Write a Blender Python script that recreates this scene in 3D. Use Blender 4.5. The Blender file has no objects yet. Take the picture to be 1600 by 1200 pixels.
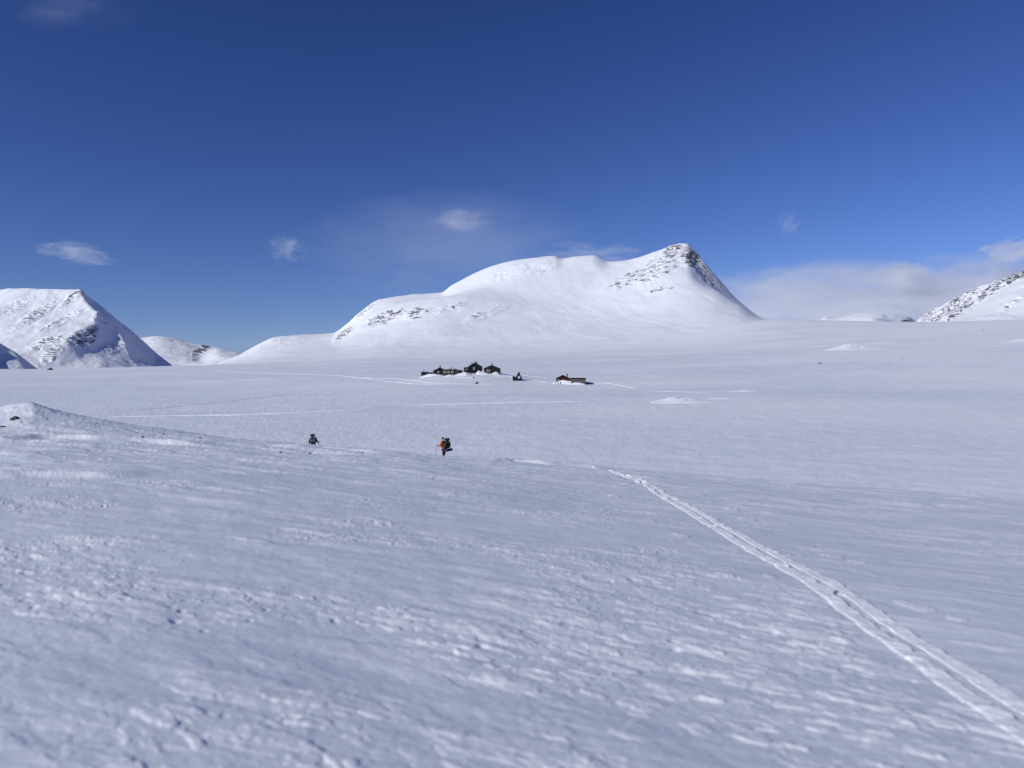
import bpy, bmesh, math, random
import numpy as np
from mathutils import Vector, Matrix, geometry

# ------------------------------------------------------------------ camera, sky, sun, exposure
SC = bpy.context.scene
FPX = 1164.0                      # focal length in pixels of the 1600 wide photograph
CAMZ = 30.0
TH = math.atan(60.0 / FPX)        # downward pitch
CT, ST = math.cos(TH), math.sin(TH)

cam_d = bpy.data.cameras.new('camera')
cam_d.sensor_width = 36.0
cam_d.lens = 36.0 * FPX / 1600.0
cam_d.clip_start = 0.05
cam_d.clip_end = 60000.0
cam_d.dof.use_dof = True
cam_d.dof.focus_distance = 60.0
cam_d.dof.aperture_fstop = 1.0
cam = bpy.data.objects.new('camera', cam_d)
SC.collection.objects.link(cam)
cam.location = (0, 0, CAMZ)
cam.rotation_euler = (math.pi / 2 - TH, 0, 0)
SC.camera = cam

SUN_EL = math.radians(29.0)
SUN_AZ = math.radians(57.0)       # to the left of straight behind the camera
SDIR = Vector((-math.cos(SUN_EL) * math.sin(SUN_AZ), -math.cos(SUN_EL) * math.cos(SUN_AZ), math.sin(SUN_EL)))
sun_d = bpy.data.lights.new('sun', 'SUN')
sun_d.energy = 3.3
sun_d.angle = math.radians(0.5)
sun_d.color = (0.98, 0.975, 0.955)
sun = bpy.data.objects.new('sun', sun_d)
SC.collection.objects.link(sun)
sun.rotation_euler = SDIR.to_track_quat('Z', 'Y').to_euler()
sun.location = (-40, -20, 90)

world = bpy.data.worlds.new('World')
SC.world = world
world.use_nodes = True
wn, wl = world.node_tree.nodes, world.node_tree.links
wn.clear()
SKY_GK = [(1.67, 1.66), (1.56, 1.16), (1.44, 1.31)]
sky = wn.new('ShaderNodeTexSky')
sky.sky_type = 'NISHITA'
sky.sun_disc = False
sky.sun_elevation = SUN_EL
sky.sun_rotation = math.atan2(SDIR.x, SDIR.y)
sky.altitude = 800
sky.air_density = 1.0
sky.dust_density = 0.05
sky.ozone_density = 4.0
# look a little above the true horizon, where the air is clean and blue (thin, dry mountain air)
tc = wn.new('ShaderNodeTexCoord')
sx = wn.new('ShaderNodeSeparateXYZ'); wl.new(tc.outputs['Generated'], sx.inputs[0])
ab = wn.new('ShaderNodeMath'); ab.operation = 'ABSOLUTE'; wl.new(sx.outputs[2], ab.inputs[0])
ma = wn.new('ShaderNodeMath'); ma.operation = 'MULTIPLY_ADD'; wl.new(ab.outputs[0], ma.inputs[0])
ma.inputs[1].default_value = 0.93; ma.inputs[2].default_value = 0.07
cx = wn.new('ShaderNodeCombineXYZ')
wl.new(sx.outputs[0], cx.inputs[0]); wl.new(sx.outputs[1], cx.inputs[1]); wl.new(ma.outputs[0], cx.inputs[2])
wl.new(cx.outputs[0], sky.inputs['Vector'])
# deepen the blue channel by channel: value = k * sky ** g
SKY_S = 0.09
sp = wn.new('ShaderNodeSeparateColor'); wl.new(sky.outputs[0], sp.inputs[0])
hsv = wn.new('ShaderNodeCombineColor')
for i, (g_, k_) in enumerate(SKY_GK):
    m1 = wn.new('ShaderNodeMath'); m1.operation = 'MULTIPLY'; m1.inputs[1].default_value = SKY_S; wl.new(sp.outputs[i], m1.inputs[0])
    m2 = wn.new('ShaderNodeMath'); m2.operation = 'POWER'; m2.inputs[1].default_value = g_; wl.new(m1.outputs[0], m2.inputs[0])
    m3 = wn.new('ShaderNodeMath'); m3.operation = 'MULTIPLY'; m3.inputs[1].default_value = k_ / SKY_S; wl.new(m2.outputs[0], m3.inputs[0])
    wl.new(m3.outputs[0], hsv.inputs[i])
bgn = wn.new('ShaderNodeBackground')
bgn.inputs['Strength'].default_value = 0.09
wo = wn.new('ShaderNodeOutputWorld')
wl.new(hsv.outputs[0], bgn.inputs['Color'])
wl.new(bgn.outputs[0], wo.inputs['Surface'])

SC.view_settings.view_transform = 'Standard'
SC.view_settings.look = 'None'
SC.view_settings.exposure = 0.0
SC.view_settings.gamma = 1.0
SC.view_settings.use_curve_mapping = False
SC.cycles.volume_bounces = 6
SC.cycles.max_bounces = 8
SC.cycles.diffuse_bounces = 4
SC.cycles.volume_max_steps = 128

# ------------------------------------------------------------------ helpers: camera geometry and numpy
def PT(px, py, d):
    """world point seen at pixel (px, py) at ground distance d along +Y"""
    a = (np.asarray(px, float) - 800.0) / FPX
    b = -(np.asarray(py, float) - 600.0) / FPX
    Y = CT + b * ST
    Z = -ST + b * CT
    return a * d / Y, np.asarray(d, float) + 0 * Y, CAMZ + Z * d / Y

def to_px(X, Y, Z):
    z = Z - CAMZ
    f = Y * CT - z * ST
    u = Y * ST + z * CT
    return 800 + FPX * X / f, 600 - FPX * u / f

def t_of(px, py):
    a = (px - 800.0) / FPX
    b = -(py - 600.0) / FPX
    return a / (CT + b * ST)

def sm(x, a, b):
    x = np.clip((x - a) / (b - a), 0, 1)
    return x * x * (3 - 2 * x)

def _hash(ix, iy, seed):
    h = (ix.astype(np.int64) * 374761393 + iy.astype(np.int64) * 668265263 + seed * 982451653) & 0xffffffff
    h = ((h ^ (h >> 13)) * 1274126177) & 0xffffffff
    h = h ^ (h >> 16)
    return h

def gnoise(x, y, seed=0):
    ix, iy = np.floor(x), np.floor(y)
    fx, fy = (x - ix).astype(np.float32), (y - iy).astype(np.float32)
    ix = ix.astype(np.int64); iy = iy.astype(np.int64)
    ux = fx * fx * fx * (fx * (fx * 6 - 15) + 10)
    uy = fy * fy * fy * (fy * (fy * 6 - 15) + 10)
    def g(dx, dy):
        a = (_hash(ix + dx, iy + dy, seed) & 1023).astype(np.float32) * np.float32(2 * math.pi / 1024)
        return np.cos(a) * (fx - dx) + np.sin(a) * (fy - dy)
    n0 = g(0, 0) * (1 - ux) + g(1, 0) * ux
    n1 = g(0, 1) * (1 - ux) + g(1, 1) * ux
    return (n0 * (1 - uy) + n1 * uy) * 1.5

def fbm(x, y, seed=0, oct=4, gain=0.5, lac=2.03):
    s = 0; a = 1.0
    for i in range(oct):
        s = s + a * gnoise(x, y, seed + i * 17)
        x = x * lac + 3.7; y = y * lac - 1.9
        a *= gain
    return s

def ridged(x, y, seed=0, oct=4):
    s = 0; a = 1.0
    for i in range(oct):
        s = s + a * (1 - 2 * np.abs(gnoise(x, y, seed + i * 31)))
        x = x * 2.1 + 5.1; y = y * 2.1 - 7.3
        a *= 0.5
    return s

def flakes(u, v, cu, cv, seed, prob=0.5, smin=0.25, smax=0.55, edge=0.45):
    """scattered lens-shaped plates: one jittered ellipse per cell; returns 0..1"""
    x = u / cu; y = v / cv
    ix = np.floor(x).astype(np.int64); iy = np.floor(y).astype(np.int64)
    out = np.zeros(x.shape, np.float32)
    for dx in (-1, 0, 1):
        for dy in (-1, 0, 1):
            cx, cy = ix + dx, iy + dy
            h = _hash(cx, cy, seed)
            a = (h & 255) / 255.0; b = ((h >> 8) & 255) / 255.0; c = ((h >> 16) & 255) / 255.0
            e = ((h >> 24) & 255) / 255.0
            on = c < prob
            sz = smin + (smax - smin) * (c / max(prob, 1e-3))
            ex = x - cx - 0.1 - 0.8 * a; ey = y - cy - 0.1 - 0.8 * b
            ey = ey + ex * (e - 0.5) * 0.8
            q = np.sqrt(ex * ex + ey * ey) / sz
            val = sm(1.0 - q, 0.0, edge) * (0.55 + 0.45 * e)
            out = np.maximum(out, np.where(on, val, 0))
    return out

def pchip(xs, ys, x):
    """monotone cubic through (xs, ys), 1-D"""
    xs = np.asarray(xs, float); ys = np.asarray(ys, float)
    h = np.diff(xs); dl = np.diff(ys) / h
    m = np.zeros_like(ys)
    m[1:-1] = np.where(dl[:-1] * dl[1:] > 0, 2 * dl[:-1] * dl[1:] / (dl[:-1] + dl[1:] + 1e-12), 0)
    m[0], m[-1] = dl[0], dl[-1]
    x = np.clip(x, xs[0], xs[-1])
    k = np.clip(np.searchsorted(xs, x) - 1, 0, len(xs) - 2)
    t = (x - xs[k]) / h[k]
    return ((2*t**3 - 3*t**2 + 1) * ys[k] + (t**3 - 2*t**2 + t) * h[k] * m[k] + (-2*t**3 + 3*t**2) * ys[k+1] + (t**3 - t**2) * h[k] * m[k+1])

def pchip_cols(D, V, d):
    """D, V: K x C control distances and values; d: R -> R x C"""
    K, Cn = V.shape
    h = np.diff(D, axis=0); dl = np.diff(V, axis=0) / h
    m = np.zeros_like(V)
    pr = dl[:-1] * dl[1:]
    m[1:-1] = 0.5 * (dl[:-1] + dl[1:])          # Catmull-like
    lim = np.where(pr > 0, 3 * np.minimum(np.abs(dl[:-1]), np.abs(dl[1:])), 0)
    m[1:-1] = np.sign(m[1:-1]) * np.minimum(np.abs(m[1:-1]), lim)
    m[0], m[-1] = dl[0], dl[-1]
    out = np.empty((len(d), Cn))
    c = np.arange(Cn)
    for i, dv in enumerate(d):
        k = np.clip((D <= dv).sum(0) - 1, 0, K - 2)
        hh = h[k, c]
        t = np.clip((dv - D[k, c]) / hh, 0, 1)
        out[i] = ((2*t**3 - 3*t**2 + 1) * V[k, c] + (t**3 - 2*t**2 + t) * hh * m[k, c] + (-2*t**3 + 3*t**2) * V[k+1, c] + (t**3 - t**2) * hh * m[k+1, c])
    return out

def blur(a, s, ax):
    if s <= 0: return a
    r = int(3 * s) + 1
    k = np.exp(-0.5 * (np.arange(-r, r + 1) / s) ** 2); k /= k.sum()
    pad = [(0, 0), (0, 0)]; pad[ax] = (r, r)
    b = np.pad(a, pad, mode='edge')
    out = np.zeros_like(a)
    n = a.shape[ax]
    for i, w in enumerate(k):
        out += w * (b[i:i + n] if ax == 0 else b[:, i:i + n])
    return out

# ------------------------------------------------------------------ helpers: objects
COL = SC.collection
def tag(o, label=None, cat=None, group=None, kind=None):
    if label: o['label'] = label
    if cat: o['category'] = cat
    if group: o['group'] = group
    if kind: o['kind'] = kind
    return o

def grid_mesh(name, X, Y, Z, mat, attrs=None, wrap=False, kind='structure', label=None, parent=None):
    R, Cn = X.shape
    co = np.stack([X, Y, Z], -1).reshape(-1, 3).astype(np.float32)
    idx = np.arange(R * Cn).reshape(R, Cn)
    if wrap:
        idx = np.concatenate([idx, idx[:, :1]], 1)
    q = np.stack([idx[:-1, :-1], idx[:-1, 1:], idx[1:, 1:], idx[1:, :-1]], -1).reshape(-1, 4)
    me = bpy.data.meshes.new(name)
    me.vertices.add(len(co)); me.vertices.foreach_set('co', co.ravel())
    me.loops.add(q.size); me.loops.foreach_set('vertex_index', q.ravel().astype(np.int32))
    me.polygons.add(len(q)); me.polygons.foreach_set('loop_start', np.arange(0, q.size, 4, dtype=np.int32))
    me.update(calc_edges=True)
    me.polygons.foreach_set('use_smooth', np.ones(len(q), bool))
    for k, v in (attrs or {}).items():
        at = me.attributes.new(k, 'FLOAT', 'POINT')
        at.data.foreach_set('value', np.asarray(v, np.float32).ravel())
    me.materials.append(mat)
    o = bpy.data.objects.new(name, me)
    COL.objects.link(o)
    if parent: o.parent = parent
    tag(o, label=label, kind=kind)
    return o

def obj(name, bm, mat, parent=None, smooth=False):
    me = bpy.data.meshes.new(name)
    bmesh.ops.recalc_face_normals(bm, faces=bm.faces[:])
    bm.to_mesh(me); bm.free()
    if smooth:
        for p in me.polygons: p.use_smooth = True
    me.materials.append(mat)
    o = bpy.data.objects.new(name, me)
    COL.objects.link(o)
    if parent: o.parent = parent
    return o

def empty(name, loc, rz=0.0):
    o = bpy.data.objects.new(name, None)
    COL.objects.link(o)
    o.location = loc
    o.rotation_euler = (0, 0, rz)
    o.empty_display_size = 0.3
    return o

def box(bm, x0, x1, y0, y1, z0, z1, M=None, bev=0):
    vs = [bm.verts.new((x, y, z)) for x in (x0, x1) for y in (y0, y1) for z in (z0, z1)]
    fs = [(0,1,3,2),(4,6,7,5),(0,4,5,1),(2,3,7,6),(0,2,6,4),(1,5,7,3)]
    faces = [bm.faces.new([vs[i] for i in f]) for f in fs]
    if bev:
        es = list({e for f in faces for e in f.edges})
        r = bmesh.ops.bevel(bm, geom=es, offset=bev, segments=2, affect='EDGES', profile=0.5)
        vs = list({v for f in r['faces'] for v in f.verts} | {v for v in vs if v.is_valid})
    if M is not None:
        for v in vs: v.co = M @ v.co
    return vs

def tube(bm, pts, rads, seg=10, cap=True):
    rings = []
    n = len(pts)
    pts = [Vector(p) for p in pts]
    for i, p in enumerate(pts):
        d = (pts[min(i + 1, n - 1)] - pts[max(i - 1, 0)]).normalized()
        up = Vector((0, 0, 1)) if abs(d.z) < 0.95 else Vector((1, 0, 0))
        a = d.cross(up).normalized(); b = d.cross(a).normalized()
        r = rads[i] if hasattr(rads, '__len__') else rads
        rings.append([bm.verts.new(p + (a * math.cos(2*math.pi*k/seg) + b * math.sin(2*math.pi*k/seg)) * r) for k in range(seg)])
    for i in range(n - 1):
        for k in range(seg):
            bm.faces.new([rings[i][k], rings[i][(k+1) % seg], rings[i+1][(k+1) % seg], rings[i+1][k]])
    if cap:
        bm.faces.new(rings[0][::-1]); bm.faces.new(rings[-1])

# ------------------------------------------------------------------ materials
class NT:
    def __init__(s, name):
        s.m = bpy.data.materials.new(name); s.m.use_nodes = True
        s.t = s.m.node_tree; s.t.nodes.clear()
    def n(s, typ, ins=None, **kw):
        nd = s.t.nodes.new(typ)
        for k, v in kw.items(): setattr(nd, k, v)
        for k, v in (ins or {}).items():
            if isinstance(v, bpy.types.NodeSocket): s.t.links.new(v, nd.inputs[k])
            else: nd.inputs[k].default_value = v
        return nd
    def math(s, op, a, b=0.0, c=0.0, clamp=False):
        return s.n('ShaderNodeMath', {0: a, 1: b, 2: c}, operation=op, use_clamp=clamp).outputs[0]
    def vscale(s, vec, sc):
        return s.n('ShaderNodeVectorMath', {0: vec, 1: sc}, operation='MULTIPLY').outputs[0]
    def noise(s, vec, scale, detail=3, rough=0.5, dist=0.0, out='Fac'):
        return s.n('ShaderNodeTexNoise', {'Vector': vec, 'Scale': scale, 'Detail': detail, 'Roughness': rough, 'Distortion': dist}).outputs[out]
    def ramp(s, f, a, b, va=0.0, vb=1.0):
        return s.n('ShaderNodeMapRange', {'Value': f, 'From Min': a, 'From Max': b, 'To Min': va, 'To Max': vb}, interpolation_type='SMOOTHSTEP').outputs[0]
    def mix(s, f, a, b):
        nd = s.n('ShaderNodeMix', data_type='RGBA')
        for i, v in ((0, f), (6, a), (7, b)):
            if isinstance(v, bpy.types.NodeSocket): s.t.links.new(v, nd.inputs[i])
            else: nd.inputs[i].default_value = v if i == 0 else (*v, 1) if len(v) == 3 else v
        return nd.outputs[2]
    def out(s, sh, sock='Surface'):
        o = s.n('ShaderNodeOutputMaterial'); s.t.links.new(sh, o.inputs[sock]); return s.m

WIND = math.radians(-25)      # direction of the wind-carved ridges, measured from +X
def snow_ground_mat():
    s = NT('wind_packed_snow')
    co = s.n('ShaderNodeTexCoord').outputs['Object']
    mp = s.n('ShaderNodeMapping', {'Vector': co, 'Rotation': (0, 0, -WIND), 'Scale': (0.24, 1, 1)}).outputs[0]
    fresh_and_lit = s.n('ShaderNodeAttribute', attribute_name='fresh_and_lit').outputs['Fac']
    n1 = s.noise(mp, 4.5, 5, 0.6, 0.4)
    n2 = s.noise(mp, 0.55, 4, 0.55, 0.3)
    n3 = s.noise(mp, 0.09, 4, 0.5, 0.5)
    n4 = s.noise(mp, 28.0, 3, 0.6)
    n5 = s.noise(mp, 0.016, 3, 0.5)
    b1 = s.n('ShaderNodeBump', {'Height': n5, 'Distance': 4.0, 'Strength': 0.2}).outputs[0]
    b2 = s.n('ShaderNodeBump', {'Height': n3, 'Distance': 0.18, 'Strength': 0.3, 'Normal': b1}).outputs[0]
    b3 = s.n('ShaderNodeBump', {'Height': n2, 'Distance': 0.045, 'Strength': 0.35, 'Normal': b2}).outputs[0]
    b4 = s.n('ShaderNodeBump', {'Height': n1, 'Distance': 0.012, 'Strength': 0.6, 'Normal': b3}).outputs[0]
    b5 = s.n('ShaderNodeBump', {'Height': n4, 'Distance': 0.004, 'Strength': 0.6, 'Normal': b4}).outputs[0]
    # crust that the wind has polished is greyer, loose new snow is whiter; the mask also carries painted light
    c = s.mix(s.ramp(n3, 0.35, 0.65), (0.735, 0.775, 0.835), (0.78, 0.81, 0.86))
    c = s.mix(s.ramp(n5, 0.4, 0.6), c, (0.76, 0.79, 0.845))
    c = s.mix(s.math('MULTIPLY', s.ramp(n2, 0.48, 0.68), 0.45), c, (0.88, 0.89, 0.91))
    c = s.mix(fresh_and_lit, c, (0.965, 0.965, 0.97))
    p = s.n('ShaderNodeBsdfPrincipled', {'Base Color': c, 'Roughness': 0.62, 'Specular IOR Level': 0.35, 'Normal': b5})
    return s.out(p.outputs[0])

def snow_plain_mat(name, base, bump_sc, dist=0.02):
    s = NT(name)
    co = s.n('ShaderNodeTexCoord').outputs['Object']
    n1 = s.noise(co, bump_sc, 5, 0.65, 0.3)
    n0 = s.noise(co, bump_sc * 0.2, 3, 0.5)
    b = s.n('ShaderNodeBump', {'Height': n1, 'Distance': dist, 'Strength': 0.8}).outputs[0]
    c = s.mix(s.ramp(n0, 0.35, 0.65), tuple(x * 0.95 for x in base), base)
    p = s.n('ShaderNodeBsdfPrincipled', {'Base Color': c, 'Roughness': 0.6, 'Specular IOR Level': 0.3, 'Normal': b})
    return s.out(p.outputs[0])

def mountain_mat(name, rot=(0, 0, 0), scale=(1, 1, 1), nscale=0.02, rock=(0.115, 0.11, 0.115), snow=(0.95, 0.955, 0.965)):
    s = NT(name)
    co = s.n('ShaderNodeTexCoord').outputs['Object']
    mp = s.n('ShaderNodeMapping', {'Vector': co, 'Rotation': rot, 'Scale': scale}).outputs[0]
    at = s.n('ShaderNodeAttribute', attribute_name='rock').outputs['Fac']
    n = s.noise(mp, nscale, 7, 0.68, 0.6)
    thr = s.math('SUBTRACT', 1.0, at)
    f = s.ramp(s.math('SUBTRACT', n, thr), -0.01, 0.05)
    f = s.math('MULTIPLY', f, s.ramp(at, 0.02, 0.12))
    nb = s.noise(co, 0.012, 6, 0.6, 0.3)
    nf = s.noise(co, 0.08, 4, 0.6)
    b = s.n('ShaderNodeBump', {'Height': nb, 'Distance': 7.0, 'Strength': 0.3}).outputs[0]
    b = s.n('ShaderNodeBump', {'Height': nf, 'Distance': 1.2, 'Strength': 0.25, 'Normal': b}).outputs[0]
    b = s.n('ShaderNodeBump', {'Height': f, 'Distance': 5.0, 'Strength': 0.5, 'Normal': b}).outputs[0]
    rv = s.mix(nf, tuple(x * 0.6 for x in rock), tuple(x * 1.6 for x in rock))
    sv = s.mix(s.ramp(nb, 0.35, 0.65), tuple(x * 0.95 for x in snow), snow)
    c = s.mix(f, sv, rv)
    p = s.n('ShaderNodeBsdfPrincipled', {'Base Color': c, 'Roughness': 0.75, 'Specular IOR Level': 0.2, 'Normal': b})
    return s.out(p.outputs[0])

def simple(name, col, rough=0.7, var=0.2, sc=6.0, spec=0.3, bump=0.0, stretch=(1, 1, 1), metal=0.0):
    s = NT(name)
    co = s.n('ShaderNodeTexCoord').outputs['Object']
    v = s.vscale(co, stretch)
    n = s.noise(v, sc, 4, 0.6)
    c = s.mix(n, tuple(x * (1 - var) for x in col), tuple(min(1, x * (1 + var)) for x in col))
    ins = {'Base Color': c, 'Roughness': rough, 'Specular IOR Level': spec, 'Metallic': metal}
    if bump:
        ins['Normal'] = s.n('ShaderNodeBump', {'Height': n, 'Distance': bump, 'Strength': 0.7}).outputs[0]
    p = s.n('ShaderNodeBsdfPrincipled', ins)
    return s.out(p.outputs[0])

M_GROUND = snow_ground_mat()
M_TRACK = snow_plain_mat('churned_snow', (0.96, 0.96, 0.965), 30.0, 0.004)
M_DRIFT = snow_plain_mat('drift_snow', (0.90, 0.91, 0.93), 0.8, 0.05)
M_PRESSED = snow_plain_mat('pressed_snow', (0.94, 0.945, 0.96), 1.5, 0.05)

# ------------------------------------------------------------------ ground: one sheet, from the feet to the horizon
PLX = [-600, 0, 300, 450, 600, 740, 900, 1050, 1200, 1320, 1440, 1600, 2200]
PLAIN = [
 (60,   [960] * 13),
 (110,  [773] * 13),
 (150,  [714, 714, 713, 712, 711, 711, 711, 711, 710, 710, 709, 708, 706]),
 (250,  [652, 652, 650, 648, 646, 645, 644, 643, 642, 641, 640, 640, 636]),
 (450,  [613, 612, 608, 603, 597, 593, 594, 592, 588, 586, 584, 581, 575]),
 (800,  [589, 587, 582, 577, 571, 568, 565, 560, 556, 552, 550, 546, 535]),
 (1500, [577, 577, 571, 566, 559, 556, 550.5, 542, 533, 528, 525, 520, 500]),
 (2500, [583, 583, 576, 567, 560, 553, 545, 525, 499.5, 502, 504, 500, 470]),
 (4000, [600, 600, 592, 580, 575, 570, 560, 545, 525, 525, 525, 520, 500]),
 (8000, [590] * 13),
 (30000, [560] * 13),
]
_NL = 500
_lx = np.linspace(-600, 2200, 561)
_ll = np.linspace(math.log(60), math.log(30000), _NL)
_rows = []
for d, ys in PLAIN:
    _rows.append(-(pchip(PLX, ys, _lx) - 540.0) / FPX * d)
_V = np.array(_rows)
_D = np.repeat(np.log(np.array([[r[0]] for r in PLAIN], float)), len(_lx), 1)
LAT = pchip_cols(_D, _V, _ll)
LAT = blur(blur(LAT, 5, 0), 6, 1)

def plain_z(p, d):
    u = np.clip((p + 600) / 5.0, 0, 559.999)
    v = np.clip((np.log(np.maximum(d, 60.0)) - _ll[0]) / (_ll[1] - _ll[0]), 0, _NL - 1.001)
    i = u.astype(int); j = v.astype(int); fu = u - i; fv = v - j
    return (LAT[j, i]*(1-fu)*(1-fv) + LAT[j, i+1]*fu*(1-fv) + LAT[j+1, i]*(1-fu)*fv + LAT[j+1, i+1]*fu*fv)

BRX = [-600, -200, -40, 0, 20, 45, 60, 80, 120, 200, 300, 400, 470, 520, 600, 700, 800, 900, 1000, 1100, 1200, 1400, 1600, 2200]
BRY = [650, 660, 645, 637, 632, 630, 634, 640, 649, 664, 677, 689.5, 695, 699, 704.5, 715, 722, 728, 737, 743, 752, 768, 785, 830]
BRD_X = [-600, 0, 120, 470, 700, 1000, 1600, 2200]
BRD_Y = [62, 62, 60, 57, 51, 46, 40, 38]

BSX = [-600, 0, 300, 600, 1000, 1600, 2200]
BSY = [668, 672, 682, 702, 738, 785, 815]
def ground_base(X, Y):
    X = np.asarray(X, float); Y = np.asarray(Y, float)
    r = np.hypot(X, Y); phi = np.arctan2(X, Y)
    ph = np.clip(phi, -math.radians(60), math.radians(60))
    p = 800 + FPX * np.tan(ph)
    # past the sides of the picture the land turns gently away from the pictured profile
    p = np.clip(p, -560, 2160)
    d = r * np.cos(np.clip(phi, -math.radians(49), math.radians(49)))
    by = pchip(BRX, BRY, p); bd = pchip(BRD_X, BRD_Y, p)
    zb = -(by - 540.0) / FPX * bd
    zs = -(pchip(BSX, BSY, p) - 540.0) / FPX * bd
    w = d / bd
    inner = -1.6 + (zs + 1.6) * (0.85 * w + 0.15 * w * w) + (zb - zs) * np.exp(-((1 - w) / 0.16) ** 2)
    over = np.maximum(d - bd, 0)
    zh = np.where(d < bd, inner, zb + (zb + 1.6) / bd * 1.15 * over - 0.11 * over * over / (over + 4.0) - 0.06 * over)
    zp = plain_z(p, d)
    k = 1.2
    m = np.maximum(zh, zp)
    z = m + k * np.log(np.exp((zh - m) / k) + np.exp((zp - m) / k)) * sm(d, 45, 90)
    back = sm(np.abs(phi), math.radians(75), math.radians(130))
    zn = -1.6 - 0.03 * r - 14 * sm(r, 30, 400) + 60 * sm(r, 600, 6000)
    z = z * (1 - back) + zn * back
    # the knoll the cabins stand on
    kx, ky = (p - 738) / 75.0, (r * np.cos(ph) - 462) / 38.0
    z = z + 3.2 * np.exp(-(kx * kx) ** 1.3 - ky * ky)
    z = z + CAMZ
    # broad swells
    a = sm(r, 40, 150)
    z = z + a * (0.5 * gnoise(X / 90, Y / 60, 5) + 0.22 * gnoise(X / 31, Y / 22, 6)) * sm(r, 100, 400) 
    return z

CW, SW = math.cos(WIND), math.sin(WIND)
LEDGES = [  # drifts across the near slope, as (pixel polyline with ground distance solved later), height, width
    ([(-60, 690), (0, 688), (60, 685), (110, 685), (150, 689), (210, 690), (280, 695), (350, 700)], 0.22, 1.3),
    ([(-60, 742), (0, 741), (60, 741), (140, 744), (200, 748)], 0.10, 0.7),
    ([(430, 702), (500, 702), (560, 708), (620, 716)], 0.14, 0.9),
    ([(760, 722), (800, 722), (860, 728), (930, 733), (1010, 738)], 0.16, 0.8),
   ]
def detail(X, Y):
    """wind carved relief of the near snow; returns height and a mask of loose snow and painted light"""
    r = np.hypot(X, Y)
    u = X * CW + Y * SW; v = -X * SW + Y * CW
    h = 0.05 * gnoise(X / 4.5, Y / 3.3, 58) + 0.012 * gnoise(X / 1.4, Y / 1.1, 59)
    fresh_and_lit = np.zeros(X.shape)
    near = r < 75
    x, y, uu, vv, rr = X[near], Y[near], u[near], v[near], r[near]
    # ragged outlines: a small warp, finer than the plates themselves
    u2 = uu + 0.050 * gnoise(uu / 0.16, vv / 0.10, 21) + 0.022 * gnoise(uu / 0.06, vv / 0.045, 22)
    v2 = vv + 0.030 * gnoise(uu / 0.15, vv / 0.10, 23) + 0.014 * gnoise(uu / 0.055, vv / 0.045, 24)
    region = sm(gnoise(x / 3.6, y / 2.6, 31) + 0.6 * gnoise(x / 1.3, y / 1.1, 32) + 0.45 * (1 - sm(rr, 4.5, 8)), -0.20, 0.50)
    lefty = 0.55 + 0.45 * sm(-x / np.maximum(y, 0.5), -0.2, 0.3)
    fa = flakes(u2, v2, 0.30, 0.13, 41, 0.55, 0.25, 0.60, 0.38)
    fb = flakes(u2, v2, 0.13, 0.065, 42, 0.50, 0.25, 0.60, 0.5)
    fc = flakes(u2, v2, 0.75, 0.28, 43, 0.42, 0.25, 0.60, 0.3)
    fd = flakes(u2, v2, 1.9, 0.50, 44, 0.35, 0.25, 0.55, 0.5)
    fe = flakes(uu + 0.2 * gnoise(uu / 0.7, vv / 0.4, 25), vv + 0.10 * gnoise(uu / 0.7, vv / 0.4, 26), 4.0, 0.9, 45, 0.5, 0.2, 0.55, 0.5)
    k_near = 1 - sm(rr, 9, 24)
    hn = (0.010 * fa * region + 0.005 * fb * region * k_near + 0.010 * fc * (0.4 + 0.6 * region) + 0.014 * fd + 0.03 * fe * sm(rr, 6, 20))
    hn += 0.008 * fbm(u2 / 0.7, v2 / 0.4, 51, 4, 0.55)
    hn += 0.0018 * fbm(x / 0.07, y / 0.055, 55, 3, 0.6) * (0.3 + 0.7 * region) * k_near
    # pits and small scours
    pit = flakes(uu, vv, 0.34, 0.30, 61, 0.30, 0.10, 0.24, 0.8) * region * sm(gnoise(x / 1.6, y / 1.3, 63), -0.25, 0.25)
    scour = flakes(x + 0.05 * gnoise(x / 0.2, y / 0.2, 66), y, 1.5, 0.9, 65, 0.25, 0.06, 0.16, 0.9) * region
    hn -= (0.030 * pit + 0.035 * scour) * lefty
    tex = 0.62 + 0.55 * fbm(uu / 0.22, vv / 0.11, 64, 4, 0.6)
    f = np.maximum(fa * (0.15 + 0.85 * region), 0.6 * fb * region)
    f = np.maximum(f, fc * 0.95 * (0.35 + 0.65 * region)); f = np.maximum(f, 0.75 * fd)
    f = np.maximum(f, 0.7 * fe * sm(rr, 6, 20))
    f = f * np.clip(tex, 0, 1.2) * 1.1 + 0.08 * region + 0.05 + 0.16 * sm(x / np.maximum(y, 1), 0.0, 0.5)  # last term paints the brighter right side into the snow colour
    h[near] += hn
    fresh_and_lit[near] = np.clip(f, 0, 1) * (1 - 0.9 * pit)
    # farther away longer drifts carry the relief
    hl = 0.07 * sm(fbm(u / 5.0, v / 1.6, 81, 4), 0.0, 0.5) + 0.07 * fbm(u / 9.0, v / 4.0, 85, 3)
    h = h + hl * sm(r, 10, 35) * (1 - 0.5 * sm(r, 200, 600))
    fresh_and_lit = fresh_and_lit * (1 - 0.5 * sm(r, 45, 75)) + 0.7 * sm(fbm(u / 2.6, v / 0.55, 91, 4, 0.55), 0.34, 0.58) * sm(r, 8, 22) * (1 - 0.6 * sm(r, 60, 160)) + 0.35 * sm(fbm(u / 22.0, v / 5.0, 92, 4, 0.55), 0.15, 0.55) * sm(r, 60, 150)
    # broad bands of newer snow, with brighter light painted in to the right, and unbroken new snow towards the mountains
    band = sm(fbm(X / 260, Y / 120, 95, 4) + 0.8 * X / np.maximum(Y, 1), -0.45, 0.75)
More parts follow.
